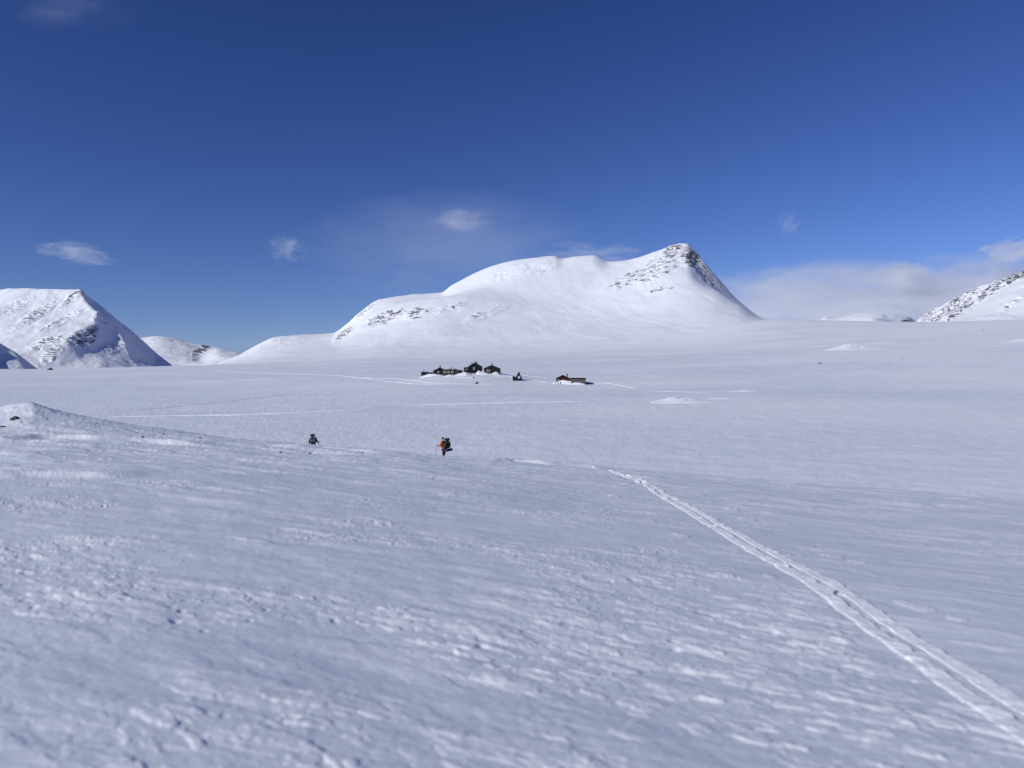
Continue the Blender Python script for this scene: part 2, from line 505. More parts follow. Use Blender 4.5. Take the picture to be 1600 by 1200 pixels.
    fresh_and_lit = fresh_and_lit + (0.16 + 0.64 * band) * sm(r, 60, 160) * (1 - 0.4 * fresh_and_lit)
    fresh_and_lit = fresh_and_lit + 0.35 * sm(r, 600, 1500)
    return h, np.clip(fresh_and_lit, 0, 1)

def ground_at_pixel(px, py, dmin=1.0, dmax=3000.0):
    """nearest point where the ray through a pixel meets the ground base surface"""
    a = (px - 800.0) / FPX; b = -(py - 600.0) / FPX
    fy = CT + b * ST; fz = -ST + b * CT
    d = np.exp(np.linspace(math.log(dmin), math.log(dmax), 6000))
    X = a * d / fy; Z = CAMZ + fz * d / fy
    g = ground_base(X, d)
    hit = np.nonzero(Z <= g)[0]
    i = hit[0] if len(hit) else len(d) - 1
    if i > 0 and len(hit):
        e0 = Z[i-1] - g[i-1]; e1 = Z[i] - g[i]
        t = e0 / (e0 - e1 + 1e-9)
        dd = d[i-1] + (d[i] - d[i-1]) * t
    else: dd = d[i]
    return float(a * dd / fy), float(dd)

def seg_dist(X, Y, pts):
    """signed distance (left +) and progress along a polyline"""
    best = np.full(X.shape, 1e9); sgn = np.zeros(X.shape); prog = np.zeros(X.shape)
    L = 0.0
    for (x0, y0), (x1, y1) in zip(pts[:-1], pts[1:]):
        dx, dy = x1 - x0, y1 - y0; l = math.hypot(dx, dy)
        t = np.clip(((X - x0) * dx + (Y - y0) * dy) / (l * l), 0, 1)
        ex, ey = X - x0 - t * dx, Y - y0 - t * dy
        dd = np.hypot(ex, ey)
        m = dd < best
        best[m] = dd[m]; sgn[m] = np.sign(dx * ey - dy * ex)[m]; prog[m] = (L + t * l)[m]
        L += l
    return best, sgn, prog, L

LEDGE_W = []
for pl, hh, ww in LEDGES:
    LEDGE_W.append(([ground_at_pixel(a, b, 3, 65) for a, b in pl], hh, ww))

CLODS = [(1065,839,13,3),(1135,903,14,4),(1203,905,9,3),(960,773,9,2),(1015,800,10,2.5),(975,757,9,2),(1090,772,8,2),(1145,798,8,2),
         (1168,812,14,3),(1300,868,18,4),(1340,878,12,3),(1440,952,20,5),(1415,945,16,4),(1495,968,14,4),(1300,1015,24,9),(770,1055,30,9),
         (1480,1122,24,8),(1015,862,12,3),(600,815,16,3),(700,775,14,2.5),(1120,748,14,3),(1225,755,14,2.5),(1200,805,12,2),(1260,790,12,2)]
CLOD_W = [(*ground_at_pixel(a, b, 2, 60), w, h) for a, b, w, h in CLODS]
def clods(X, Y):
    out = np.zeros(X.shape)
    for cx, cy, w, h in CLOD_W:
        rw = w / FPX * cy; rd = max(h / FPX * cy * cy / 2.0 * 1.2, rw * 0.35)
        m = (np.abs(X - cx) < 2.5 * rw) & (np.abs(Y - cy) < 2.5 * rd)
        if not m.any(): continue
        q = ((X[m] - cx) / rw) ** 2 + ((Y[m] - cy) / rd) ** 2
        q = q * (1 + 0.8 * gnoise(X[m] / (rw * 0.6), Y[m] / (rd * 0.5), 77))
        out[m] = np.maximum(out[m], sm(1.25 - q, 0, 0.7))
    return out

def ledges(X, Y, z):
    out = np.zeros(X.shape); fr = np.zeros(X.shape)
    for pts, hh, ww in LEDGE_W:
        xs = [p[0] for p in pts]; ys = [p[1] for p in pts]
        m = (X > min(xs) - 6) & (X < max(xs) + 6) & (Y > min(ys) - 6) & (Y < max(ys) + 6)
        if not m.any(): continue
        dd, sg, pr, L = seg_dist(X[m], Y[m], pts)
        s = dd * sg                                   # + is the far side when the line runs to the right
        w = ww * (1 + 0.4 * gnoise(X[m] / 2.2, Y[m] / 2.2, 7))
        f = np.where(s > 0, np.exp(-(s / (w * 3.0)) ** 2), np.exp(-(s / (w * 0.45)) ** 2))
        f *= np.clip(np.minimum(pr, L - pr) / (0.2 * L), 0, 1) * np.exp(-np.maximum(dd - 3, 0))
        out[m] += hh * f
        fr[m] = np.maximum(fr[m], np.exp(-(s / (w * 0.5)) ** 2) * f * 0.9)  # sunlit edge of the drift, painted as whiter snow
    return out, fr

def ground_full(X, Y, fine=True):
    z = ground_base(X, Y)
    h, fr = detail(X, Y)
    lh, lf = ledges(X, Y, z)
    cl = clods(X, Y)
    h = h + 0.016 * cl * np.minimum(1, np.hypot(X, Y) / 12)
    fr = np.maximum(fr, cl * 0.9)
    return z + h + lh, np.maximum(fr, lf)

def build_ground():
    tt = np.tan(np.linspace(-math.atan(0.79), math.atan(0.79), 1320))
    tt = np.linspace(-0.79, 0.79, 1320)
    ph = np.arctan(tt)
    side = np.linspace(ph[-1], math.pi, 130)[1:-1]
    phi = np.concatenate([-side[::-1], ph, side, [math.pi]])
    rs = [0.05, 0.4, 0.9, 1.4, 1.9, 2.3]
    r = 2.5
    while r < 9000:
        rs.append(r)
        r += min(r * r / 1862.0 * 1.15, r * (0.0095 if r < 2600 else 0.02)) if r > 2.4 else 0.1
    rs += [11000, 15000, 22000, 30000]
    rs = np.array(rs)
    P, R = np.meshgrid(phi, rs)
    X = np.sin(P) * R; Y = np.cos(P) * R
    z, fr = ground_full(X, Y)
    print('ground grid', X.shape)
    return grid_mesh('ground', X, Y, z, M_GROUND, {'fresh_and_lit': fr}, wrap=True)
build_ground()

# ------------------------------------------------------------------ mountains
def rock_field(px, py, blobs):
    out = np.zeros(px.shape)
    for (cx, cy, rx, ry, ang, amt) in blobs:
        c, s_ = math.cos(math.radians(ang)), math.sin(math.radians(ang))
        dx, dy = px - cx, py - cy
        u = (dx * c - dy * s_) / rx; v = (dx * s_ + dy * c) / ry
        q = u * u + v * v
        out = np.maximum(out, amt * sm(-q, -1.6, -0.35))
    return out

def curve_mountain(name, curves, x0, x1, nc, rows, mat, blobs=(), rough=3.0, seed=100, bl=(1.0, 1.0), label=None, rough_rock=10.0, ribs=0.0):
    ts = np.linspace(t_of(x0, 500), t_of(x1, 500), nc)
    pxs = 800 + ts * FPX * CT
    D = []; V = []
    for cv in curves:
        xs = [c[0] for c in cv]; ys = [c[1] for c in cv]; ds = [c[2] for c in cv]
        yy = pchip(xs, ys, pxs); dd = pchip(xs, ds, pxs)
        b = -(yy - 600) / FPX
        D.append(dd); V.append(CAMZ + (-ST + b * CT) / (CT + b * ST) * dd)
    D = np.array(D); V = np.array(V)
    d0, d1 = D[0].min(), D[-1].max()
    d = np.concatenate([np.linspace(d0, D[-3].max() + 40, rows), np.linspace(D[-3].max() + 60, d1, 14)])
    Z = pchip_cols(D, V, d)
    Z = blur(blur(Z, bl[0], 0), bl[1], 1)
    T, DD = np.meshgrid(ts, d)
    X = T * DD; Y = DD
    ppx, ppy = to_px(X, Y, Z)
    rk = rock_field(ppx, ppy, blobs)
    if ribs:
        wv = 60 * gnoise(X / 300, Y / 300, seed + 3)
        Z = Z + ribs * (fbm((X + 0.35 * Y + wv) / 75, (Y - wv) / 420, seed + 4, 4, 0.55) + 0.6 * fbm((X - 0.9 * Y + wv) / 400, (Y * 0.8 + X * 0.3) / 60, seed + 5, 3)) * sm(Y, 1500, 2200)
    Z = Z + rough * fbm(X / 170, Y / 170, seed, 5) * 0.6 + rough_rock * rk * ridged(X / 45, (Y + Z) / 45, seed + 9, 4) * 0.5
    return grid_mesh(name, X, Y, Z, mat, {'rock': rk}, label=label)

def tri_mountain(name, pts, edges, x0, x1, d0, d1, nc, nr, mat, blobs=(), rough=3.0, seed=200, bl=(1.5, 1.5), rough_rock=10.0, floor=-260, label=None):
    V2 = []; Zs = []
    for (px, py, d) in pts:
        x, y, z = PT(px, py, d)
        V2.append(Vector((float(x) / d * 3000, d))); Zs.append(float(z))
    res = geometry.delaunay_2d_cdt(V2, edges, [], 0, 1e-6)
    ov, of = res[0], res[2]
    zz = []
    for i, v in enumerate(ov):
        org = res[3][i]
        zz.append(Zs[org[0]] if org else floor)
    ts = np.linspace(t_of(x0, 500), t_of(x1, 500), nc); d = np.linspace(d0, d1, nr)
    T, DD = np.meshgrid(ts * 3000, d)
    Z = np.full(T.shape, float(floor))
    for f in of:
        (ax, ay), (bx, by), (cx, cy) = [tuple(ov[i]) for i in f[:3]]
        det = (by - cy) * (ax - cx) + (cx - bx) * (ay - cy)
        if abs(det) < 1e-9: continue
        l1 = ((by - cy) * (T - cx) + (cx - bx) * (DD - cy)) / det
        l2 = ((cy - ay) * (T - cx) + (ax - cx) * (DD - cy)) / det
        l3 = 1 - l1 - l2
        m = (l1 >= -1e-6) & (l2 >= -1e-6) & (l3 >= -1e-6)
        Z[m] = (l1 * zz[f[0]] + l2 * zz[f[1]] + l3 * zz[f[2]])[m]
    Z = blur(blur(Z, bl[0], 0), bl[1], 1)
    X = T / 3000 * DD; Y = DD
    ppx, ppy = to_px(X, Y, Z)
    rk = rock_field(ppx, ppy, blobs)
    Z = Z + rough * fbm(X / 150, Y / 150, seed, 5) * 0.6 + rough_rock * rk * ridged(X / 45, (Y + Z) / 45, seed + 9, 4) * 0.5
    return grid_mesh(name, X, Y, Z, mat, {'rock': rk}, label=label)

def C(d, *xy): return [(x, y, d) for x, y in xy]
M_MAIN = mountain_mat('main_mountain_snow_and_rock', (0, math.radians(-14), 0), (0.5, 0.8, 1.3), 0.085)
SIL = [(340,568),(360,562),(385,548),(410,535),(430,527),(470,523),(520,521),(545,505),(565,488),(585,473),(600,467),(640,461),(690,458),(705,447),(730,433),(770,416),(800,408),(830,403),(865,400),(878,404),(900,401),(925,400),(950,410),(975,408),(1010,398),(1040,388),(1055,382),(1070,381),(1080,390),(1100,412),(1120,436),(1140,458),(1160,476),(1185,494),(1200,499),(1260,511),(1400,545)]
main_curves = [
 C(1250, (340,577),(450,572),(600,565),(740,562),(900,559),(1050,553),(1200,548),(1400,545)),
 C(1900, (340,570),(385,564),(450,557),(520,553),(600,546),(740,542),(900,536),(1050,528),(1150,521),(1200,517),(1260,518),(1400,530)),
 C(2300, (340,569),(385,556),(410,548),(450,541),(520,535),(560,523),(600,512),(640,503),(700,496),(760,498),(850,500),(950,497),(1050,490),(1100,488),(1150,492),(1190,501),(1260,512),(1400,530)),
 C(2500, (340,568),(385,553),(410,542),(430,537),(520,527),(545,513),(565,500),(600,486),(640,475),(690,467),(730,464),(770,467),(830,473),(900,474),(960,466),(1020,455),(1070,448),(1110,455),(1150,475),(1190,499),(1260,512),(1400,535)),
 C(2750, (340,568),(385,550),(410,538),(430,530),(470,526),(520,525),(545,510),(565,496),(585,482),(620,472),(690,465),(730,453),(770,442),(830,432),(900,430),(950,428),(1000,420),(1040,408),(1070,406),(1090,424),(1110,444),(1140,471),(1160,486),(1190,500),(1260,512),(1400,540)),
 [(x, y, 3000 if x < 1050 else 2920 if x < 1085 else 2860) for x, y in SIL],
 [(x, y + 45, 3400) for x, y in SIL],
 [(x, y + 160, 4500) for x, y in SIL],
]
main_blobs = [
 (1100,426,40,11,-47,0.49),(1075,398,24,12,-35,0.49),(1128,448,20,6,-50,0.44),(1082,405,16,16,0,0.56),
 (1035,415,58,22,28,0.46),(985,436,46,11,22,0.48),(1050,392,20,11,30,0.52),(1035,452,26,4,12,0.50),(1010,425,36,12,28,0.47),
 (600,497,42,11,22,0.50),(652,490,22,10,10,0.49),(575,480,36,8,42,0.47),(538,522,22,6,35,0.52),(700,482,30,6,20,0.42),
 (760,490,36,7,20,0.41),(450,532,30,6,5,0.40),(840,420,40,10,15,0.39),(800,425,40,12,15,0.38),(715,478,14,4,20,0.48),(745,494,18,4,22,0.46),
]
curve_mountain('mountain', main_curves, 335, 1320, 1000, 420, M_MAIN, main_blobs, ribs=0.7, rough=3.0, bl=(1.5, 0.8))

# left mountain: sunlit left flank, shaded right flank
M_LEFT = mountain_mat('left_mountain_snow_and_rock', (0, math.radians(-24), 0), (0.35, 0.6, 1.6), 0.075, rock=(0.13, 0.13, 0.14))
LP = [
 (-420,470,4400),(-200,455,4200),(0,450,4000),(70,449,4000),(125,449,4000),             # 0-4 skyline
 (150,470,4030),(175,490,4060),(200,512,4080),(225,533,4100),(245,553,4110),(265,568,4120),(285,578,4130),   # 5-11 right skyline
 (132,468,3900),(152,487,3800),(146,507,3700),(108,526,3500),(98,545,3400),(66,572,3250), # 12-17 the divide
 (0,475,3850),(-200,480,3950),(60,500,3700),(0,520,3550),(-200,520,3600),(-420,540,3700),    # 18-23 sunlit flank
 (0,575,3150),(-200,580,3150),(-420,590,3200),(60,588,3150),                                # 24-27 foot
 (187,515,3800),(177,532,3720),(140,551,3500),(122,560,3400),(90,578,3260),                  # 28-32 right of the divide
 (160,560,3480),(205,562,3650),(240,571,3830),(150,588,3250),(230,590,3500),(290,588,3850),   # 33-38 apron
 (130,600,4600),(0,560,4700),(-420,560,4900),(300,600,4500),(-420,680,5600),(300,680,5600),  # back
 (-420,620,3000),(0,620,3000),(150,620,3000),(320,620,3300),(330,640,4000),
 (106,475,3880),(80,487,3800),(40,548,3350)
]
LE = [(0,1),(1,2),(2,3),(3,4),(4,5),(5,6),(6,7),(7,8),(8,9),(9,10),(10,11),(4,12),(12,13),(13,14),(14,15),(15,16),(16,17),(28,29),(29,30),(30,31),(31,32)]
left_blobs = [
 (115,465,34,6,38,0.50),(55,492,46,7,33,0.46),(20,480,40,8,25,0.40),(100,500,44,6,25,0.42),(75,535,34,9,22,0.46),
 (128,530,30,16,10,0.50),(145,517,14,8,0,0.50),(190,480,18,40,40,0.34),(180,543,20,8,10,0.42),(85,548,16,8,20,0.50),
 (215,515,14,30,40,0.34),(75,558,14,10,60,0.46),(160,500,14,16,20,0.40),(205,516,9,12,40,0.44)]
tri_mountain('mountain', LP, LE, -430, 325, 3050, 5500, 620, 560, M_LEFT, left_blobs, rough=11.0, bl=(3.5, 2.2), rough_rock=20, floor=-250)

# dark spur in front of it at the picture's left edge
SP = [(-300,440,2500),(-160,455,2500),(-60,495,2500),(0,533,2500),(20,545,2500),(40,560,2500),(64,578,2500),
      (-300,420,2250),(-160,478,2250),(-89,532,2250),(-67,545,2250),(-45,561,2250),(-18,585,2250),(60,612,2250),(100,612,2450),(-300,620,2900),(0,640,2900),(90,640,2700),(-300,560,2060),(60,640,2060)]
tri_mountain('hill', SP, [(0,1),(1,2),(2,3),(3,4),(4,5),(5,6)], -290, 88, 2060, 2880, 220, 160, M_LEFT, [(10,560,40,8,-35,0.36)], rough=3.0, bl=(3, 1.5), floor=-180)

# low hills seen through the gap
M_FAR = mountain_mat('far_hill_snow_and_rock', (0, 0, 0), (0.6, 0.6, 1.6), 0.02, rock=(0.14, 0.14, 0.16))
FS = [(180,535),(225,528),(250,525),(275,530),(300,536),(320,540),(345,544),(375,551),(400,560),(460,570)]
curve_mountain('hill', [
  C(5600, (180,600),(460,600)),
  C(6300, (180,572),(240,568),(300,570),(340,566),(380,563),(460,575)),
  C(6700, (180,555),(240,550),(290,556),(315,562),(345,555),(380,558),(460,572)),
  [(x, y, 7400) for x, y in FS],
  [(x, y + 12, 8000) for x, y in FS],
  [(x, y + 40, 9500) for x, y in FS]], 190, 450, 300, 160, M_FAR,
  [(318,545,13,8,20,0.55),(305,555,7,12,-10,0.50),(280,533,24,4,-8,0.42),(350,557,34,4,12,0.36)], rough=10, seed=300)

# rocky slopes closing the valley at the right
M_RIGHT = mountain_mat('right_mountain_snow_and_rock', (0, math.radians(38), 0), (2.0, 1.0, 0.45), 0.030, rock=(0.11, 0.11, 0.12))
RS = [(1400,516),(1430,503),(1445,492),(1470,478),(1500,463),(1525,450),(1550,442),(1580,432),(1600,426),(1700,396),(1900,360)]
curve_mountain('mountain', [
  C(2250, (1380,520),(1500,515),(1600,510),(1900,490)),
  C(2650, (1380,516),(1430,511),(1460,506),(1500,494),(1540,482),(1600,462),(1700,430),(1900,395)),
  C(2900, (1380,517),(1430,509),(1460,502),(1500,485),(1540,467),(1600,440),(1700,412),(1900,375)),
  C(3300, (1380,520),(1430,508),(1445,501),(1480,490),(1520,472),(1560,455),(1600,438),(1700,408),(1900,370)),
  [(x, y, 3700) for x, y in RS],
  [(x, y + 40, 4200) for x, y in RS],
  [(x, y + 130, 5200) for x, y in RS]], 1395, 1860, 560, 320, M_RIGHT,
  [(1490,480,60,11,36,0.50),(1555,450,50,9,30,0.50),(1590,432,34,8,25,0.54),(1450,495,20,7,36,0.48),(1510,470,40,16,34,0.42),(1578,476,22,4,30,0.42),(1500,488,34,5,32,0.52),(1545,462,30,4,30,0.5)],
  rough=9, seed=400, rough_rock=24, bl=(0.8, 0.6))

# far range with drifting mist
GS = [(1240,512),(1275,502),(1290,494),(1300,497),(1312,496),(1325,493),(1350,489),(1375,489),(1385,497),(1400,503),(1415,495),(1424,498),(1432,506),(1480,515)]
curve_mountain('hill', [
  C(7600, (1240,560),(1480,560)),
  C(8200, (1240,530),(1480,530)),
  C(8600, (1240,516),(1275,507),(1300,503),(1350,500),(1400,508),(1432,508),(1480,518)),
  [(x, y, 9200) for x, y in GS],
  [(x, y + 20, 9800) for x, y in GS],
  [(x, y + 60, 11000) for x, y in GS]], 1245, 1475, 300, 140, M_FAR,
  [(1288,499,12,5,10,0.40),(1415,500,14,7,0,0.55)], rough=8, seed=500, rough_rock=0)  # second patch paints the shaded peak dark in rock colour
#@@OBJECTS
# ------------------------------------------------------------------ tracks and drifts in the snow
def resample(pts, step):
    P = [Vector((x, y)) for x, y in pts]
    # Catmull-Rom through the points
    out = []
    for i in range(len(P) - 1):
        p0 = P[max(i-1, 0)]; p1 = P[i]; p2 = P[i+1]; p3 = P[min(i+2, len(P)-1)]
        n = max(2, int((p2 - p1).length / step))
        for k in range(n):
            t = k / n
            out.append(0.5 * ((2*p1) + (p2-p0)*t + (2*p0-5*p1+4*p2-p3)*t*t + (3*p1-p0-3*p2+p3)*t**3))
    out.append(P[-1])
    return np.array([[p.x, p.y] for p in out])

def strip(name, pixels, halfw, step, prof, mat, ns=25, fine=True, dmax=3000, jit=0.0):
    pts = resample([ground_at_pixel(a, b, 2 if fine else 95, dmax) for a, b in pixels], step)
    tg = np.gradient(pts, axis=0); tg /= np.linalg.norm(tg, axis=1, keepdims=True)
    nx, ny = -tg[:, 1], tg[:, 0]
    L = np.concatenate([[0], np.cumsum(np.linalg.norm(np.diff(pts, axis=0), axis=1))])
    s = np.linspace(-halfw, halfw, ns)
    S, LL = np.meshgrid(s, L)
    wob = jit * gnoise(L / (halfw * 6), L * 0 + 3.3, 11)[:, None]
    X = pts[:, 0:1] + nx[:, None] * (S + wob); Y = pts[:, 1:2] + ny[:, None] * (S + wob)
    zg = ground_full(X, Y)[0] if fine else ground_base(X, Y) + 0.06
    Z = zg + prof(S, LL, X, Y)
    return grid_mesh(name, X, Y, Z, mat)

def ski_prof(S, L, X, Y):
    a = np.abs(S); sg = np.sign(S)
    e = 0.016 * gnoise(L / 0.6, sg * 9, 3) + 0.012 * gnoise(L / 0.16, sg * 5 + S * 3, 4)
    gapw = 0.045 + 0.022 * gnoise(L / 1.6, L * 0 + 2, 8) - 0.07 * sm(gnoise(L / 0.9, L * 0 + 7, 9), 0.45, 0.7)
    inner = sm(a + e * 0.5, gapw - 0.012, gapw + 0.018)
    outer = 1 - sm(a + e, 0.185, 0.28)
    body = inner * outer
    q = np.clip(np.where(S < 0, S + 0.25, S - 0.04) / 0.2, 0, 1)      # each strip is tilted towards the sun to brighten it; far edge shades the gap
    bank = 0.005 + 0.024 * q * (1 + 0.35 * gnoise(L / 0.5, sg * 4, 18))
    grit = 0.004 * fbm(X / 0.05, Y / 0.05, 14, 4, 0.6) + 0.003 * gnoise(X / 0.16, Y / 0.16, 15)
    groove = 0.0
    body = body * np.maximum(sm(L, 2.5, 5.0), sm(gnoise(L / 0.8, sg * 3, 19), 0.0, 0.25) * sm(L, 0, 1) * 0.9)
    return (bank + grit + groove) * body - 0.03 * (1 - body)

strip('ski_track', [(925,732),(965,741),(1000,754),(1050,781),(1087,801),(1125,826),(1165,848),(1212,874),(1283,915),(1370,973),(1452,1022),(1522,1068),(1610,1124),(1720,1194),(1880,1296)],
      0.30, 0.02, ski_prof, M_TRACK, ns=90)

def berm(h):
    def f(S, L, X, Y):
        w = np.abs(S).max()
        q = np.clip(1 - (np.abs(S) / w) ** 2, 0, 1)
        end = np.clip(np.minimum(L, L.max() - L) / 8.0, 0, 1)
        return (h * q * (0.8 + 0.5 * gnoise(L / 9.0, L * 0, 2)) * end) - 0.45 * (1 - q) - 0.25 * (1 - end)
    return f
FAR_TRACKS = [
 ([(95,647),(180,643),(260,637),(360,627),(440,617),(500,611)], 0.9, 0.16),
 ([(140,653),(260,650),(380,648),(460,645),(560,640),(640,634),(720,631),(820,629),(940,627)], 1.0, 0.22),
 ([(330,580),(400,583),(470,585),(540,588),(600,595),(650,600),(720,600),(790,601)], 1.6, 0.26),
 ([(560,590),(620,592),(660,597),(700,598)], 1.2, 0.2),
 ([(783,586),(810,592),(840,596),(868,599)], 1.3, 0.22),
 ([(790,583),(830,588),(862,592)], 1.2, 0.2),
 ([(915,598),(950,599),(985,605),(1000,607)], 1.6, 0.3),
 ([(700,588),(740,591),(770,588),(800,592)], 0.9, 0.16),
 ([(1060,602),(1110,598),(1180,590),(1240,587),(1300,582)], 1.4, 0.26),
 ([(1355,574),(1380,571),(1398,569)], 1.4, 0.3),
 ([(1000,612),(1060,612),(1100,613),(1150,610)], 0.9, 0.14),
 ([(1090,622),(1120,623),(1156,623)], 0.9, 0.2),
]
for px_, hw, hh in FAR_TRACKS:
    strip('snow_track', px_, hw, 1.5, berm(hh), M_PRESSED, ns=9, fine=False)

def drift(px, py, w, dp, h, yaw=0.0, skew=0.0, dmax=3000, seed=1, n=50, name='snow_drift', pw=1.4):
    cx, cy = ground_at_pixel(px, py, 95, dmax)
    u, v = np.meshgrid(np.linspace(-1, 1, n * 2), np.linspace(-1, 1, n))
    c, s_ = math.cos(yaw), math.sin(yaw)
    lx = u * w / 2; ly = v * dp / 2
    X = cx + lx * c - ly * s_; Y = cy + lx * s_ + ly * c
    uu = np.where(u > skew, (u - skew) / (1 - skew), (u - skew) / (1 + skew))
    vv = np.where(v > 0.3, (v - 0.3) / 0.7, (v - 0.3) / 1.3)
    q = np.clip(1 - np.abs(uu) ** pw, 0, 1) * np.clip(1 - np.abs(vv) ** pw, 0, 1)
    nz = 1 + 0.25 * gnoise(X / (w * 0.16), Y / (dp * 0.2), seed) + 0.10 * gnoise(X / (w * 0.05), Y / (dp * 0.08), seed + 5)
    Z = ground_base(X, Y) - 0.25 * (1 - sm(q, 0, 0.12)) + h * q * nz + 0.02
    return grid_mesh(name, X, Y, Z, M_DRIFT)

# wind-built banks round the cabins
drift(672, 587, 15, 5, 2.0, -0.05, -0.1, 470, 3)
drift(700, 588, 8, 4, 0.8, 0.0, 0.2, 470, 4)
drift(723, 586, 10, 5, 1.4, 0.0, 0.3, 470, 5, pw=2.0)
drift(755, 585, 10, 5, 1.9, 0.0, -0.6, 470, 6)
drift(775, 585, 6.5, 4, 1.5, 0.0, 0.1, 470, 7)
drift(790, 588, 22, 4, 0.7, -0.03, -0.4, 470, 8)
drift(812, 594, 12, 3.5, 0.5, 0, 0, 470, 9)
drift(880, 600, 13, 3.5, 1.9, 0, 0.3, 470, 10, pw=2.2)
drift(903, 601, 9, 3.5, 1.3, 0, -0.2, 470, 11, pw=2.0)
drift(926, 600, 12, 4, 1.1, 0, -0.6, 470, 12)
# lone drifts out on the plain
drift(1070, 629, 28, 10, 2.2, 0.05, -0.25, 500, 21, pw=1.15)
drift(1098, 629, 14, 5, 0.5, -0.1, 0.0, 500, 22)
drift(1160, 612, 16, 4, 0.7, 0.1, 0.0, 500, 23)
drift(1345, 546, 95, 30, 7.0, 0.22, -0.35, 1600, 24, pw=1.2)
drift(1385, 537, 90, 20, 3.5, 0.3, -0.1, 1600, 25, pw=1.2)
drift(1590, 535, 70, 20, 4.0, 0.25, 0.2, 1600, 26)

# ------------------------------------------------------------------ stones
M_STONE = simple('lichened_stone', (0.055, 0.05, 0.045), 0.85, 0.5, 9.0, 0.2, 0.01)
def stone_bm(w, dp, h, seed):
    rnd = random.Random(seed)
    bm = bmesh.new()
    bmesh.ops.create_icosphere(bm, subdivisions=3, radius=1.0)
    P = [Vector((rnd.uniform(-1, 1), rnd.uniform(-1, 1), rnd.uniform(-1, 1))).normalized() for _ in range(9)]
    for v in bm.verts:
        n = v.co.normalized(); k = 1.0
        for q in P:                                   # flat facets, as broken rock has
            d_ = n.dot(q)
            if d_ > 0.1: k = min(k, 0.74 / d_)
        n = n * k * (1 + 0.06 * math.sin(7 * n.x + seed) * math.cos(6 * n.y))
        v.co = Vector((n.x * w / 2, n.y * dp / 2, n.z * h))
    return bm

def stone(px, py, w, dp, h, seed, label, dmax=3000, rz=0.0, group=None, sink=0.35):
    cx, cy = ground_at_pixel(px, py, 3, dmax)
    o = obj('stone', stone_bm(w, dp, h, seed), M_STONE)
    z = float(ground_full(np.array([cx]), np.array([cy]))[0][0])
    o.location = (cx, cy, z - h * sink * 0.2)
    o.rotation_euler = (0, 0, rz)
    tag(o, label, 'stone', group)
    return o
stone(24, 656, 0.75, 0.45, 0.24, 3, 'dark flat stone bare of snow on the hump at the left edge', 65)
stone(5, 668, 0.6, 0.4, 0.10, 4, 'half buried stone at the very left edge below the hump', 65)
stone(745, 600, 2.6, 1.8, 1.25, 5, 'dark boulder in the snow below the cabins', 470)
stone(1281, 568, 3.4, 1.6, 0.9, 6, 'long low dark rock on the plain beneath the right end of the big mountain', 1200)
stone(484, 707, 0.18, 0.14, 0.07, 7, 'small dark stone at the foot of the ridge under the left hiker', 60)
rnd = random.Random(5)
for k in range(26):
    t = rnd.random()
    px_ = 60 + 520 * t + rnd.uniform(-20, 20)
    py_ = float(pchip(BRX, BRY, np.array([px_]))[0]) + rnd.uniform(3, 16) + (10 if rnd.random() < 0.3 else 0)
    w_ = rnd.uniform(0.06, 0.15)
    stone(px_, py_, w_, w_ * 0.8, w_ * 0.55, 20 + k, 'tiny dark stone poking through the snow along the near ridge', 62, rnd.uniform(0, 3), 'tiny stones along the near ridge')
for k, (px_, py_, w_, l_) in enumerate([(1193,536,1.6,'speck of bare rock on the slope right of the peak'),
        (1286,532,2.0,'dark rock above the left end of the bright bank of snow'),(1537,516,4.5,'dark rock on the slope below the right mountain'),
        (663,551,1.5,'dark speck of rock on the plain above the leftmost shed'),(916,538,4.0,'small rock on the lower slope of the big mountain'),
        (78,578,9.0,'low dark outcrop where the plain meets the left mountain')]):
    stone(px_, py_, w_, w_ * 0.6, w_ * 0.4, 60 + k, l_, 2500)

# ------------------------------------------------------------------ cabins
M_DARKWOOD = simple('dark_stained_boards', (0.016, 0.016, 0.024), 0.75, 0.5, 3.0, 0.25, 0.0, (6, 6, 0.4))
M_BROWNWOOD = simple('brown_stained_boards', (0.045, 0.034, 0.024), 0.75, 0.4, 3.0, 0.25, 0.0, (6, 6, 0.4))
M_GREYWOOD = simple('weathered_boards', (0.13, 0.115, 0.105), 0.8, 0.3, 3.0, 0.2, 0.0, (6, 6, 0.4))
M_REDWOOD = simple('red_painted_boards', (0.075, 0.022, 0.022), 0.75, 0.3, 3.0, 0.2, 0.0, (6, 6, 0.4))
M_OLIVE = simple('olive_boards', (0.075, 0.064, 0.045), 0.8, 0.3, 3.0, 0.2, 0.0, (6, 6, 0.4))
M_ROOF = simple('black_roofing_felt', (0.012, 0.013, 0.018), 0.85, 0.4, 2.0, 0.2)
M_WHITE = simple('white_window_paint', (0.72, 0.72, 0.70), 0.6, 0.05, 4.0)
M_PANE = simple('window_glass', (0.03, 0.04, 0.06), 0.12, 0.2, 1.0, 0.5)
M_METAL = simple('sooty_stove_pipe', (0.02, 0.02, 0.023), 0.6, 0.3, 5.0, 0.4)
M_CONCRETE = simple('dark_foundation', (0.05, 0.048, 0.045), 0.9, 0.3, 2.0)

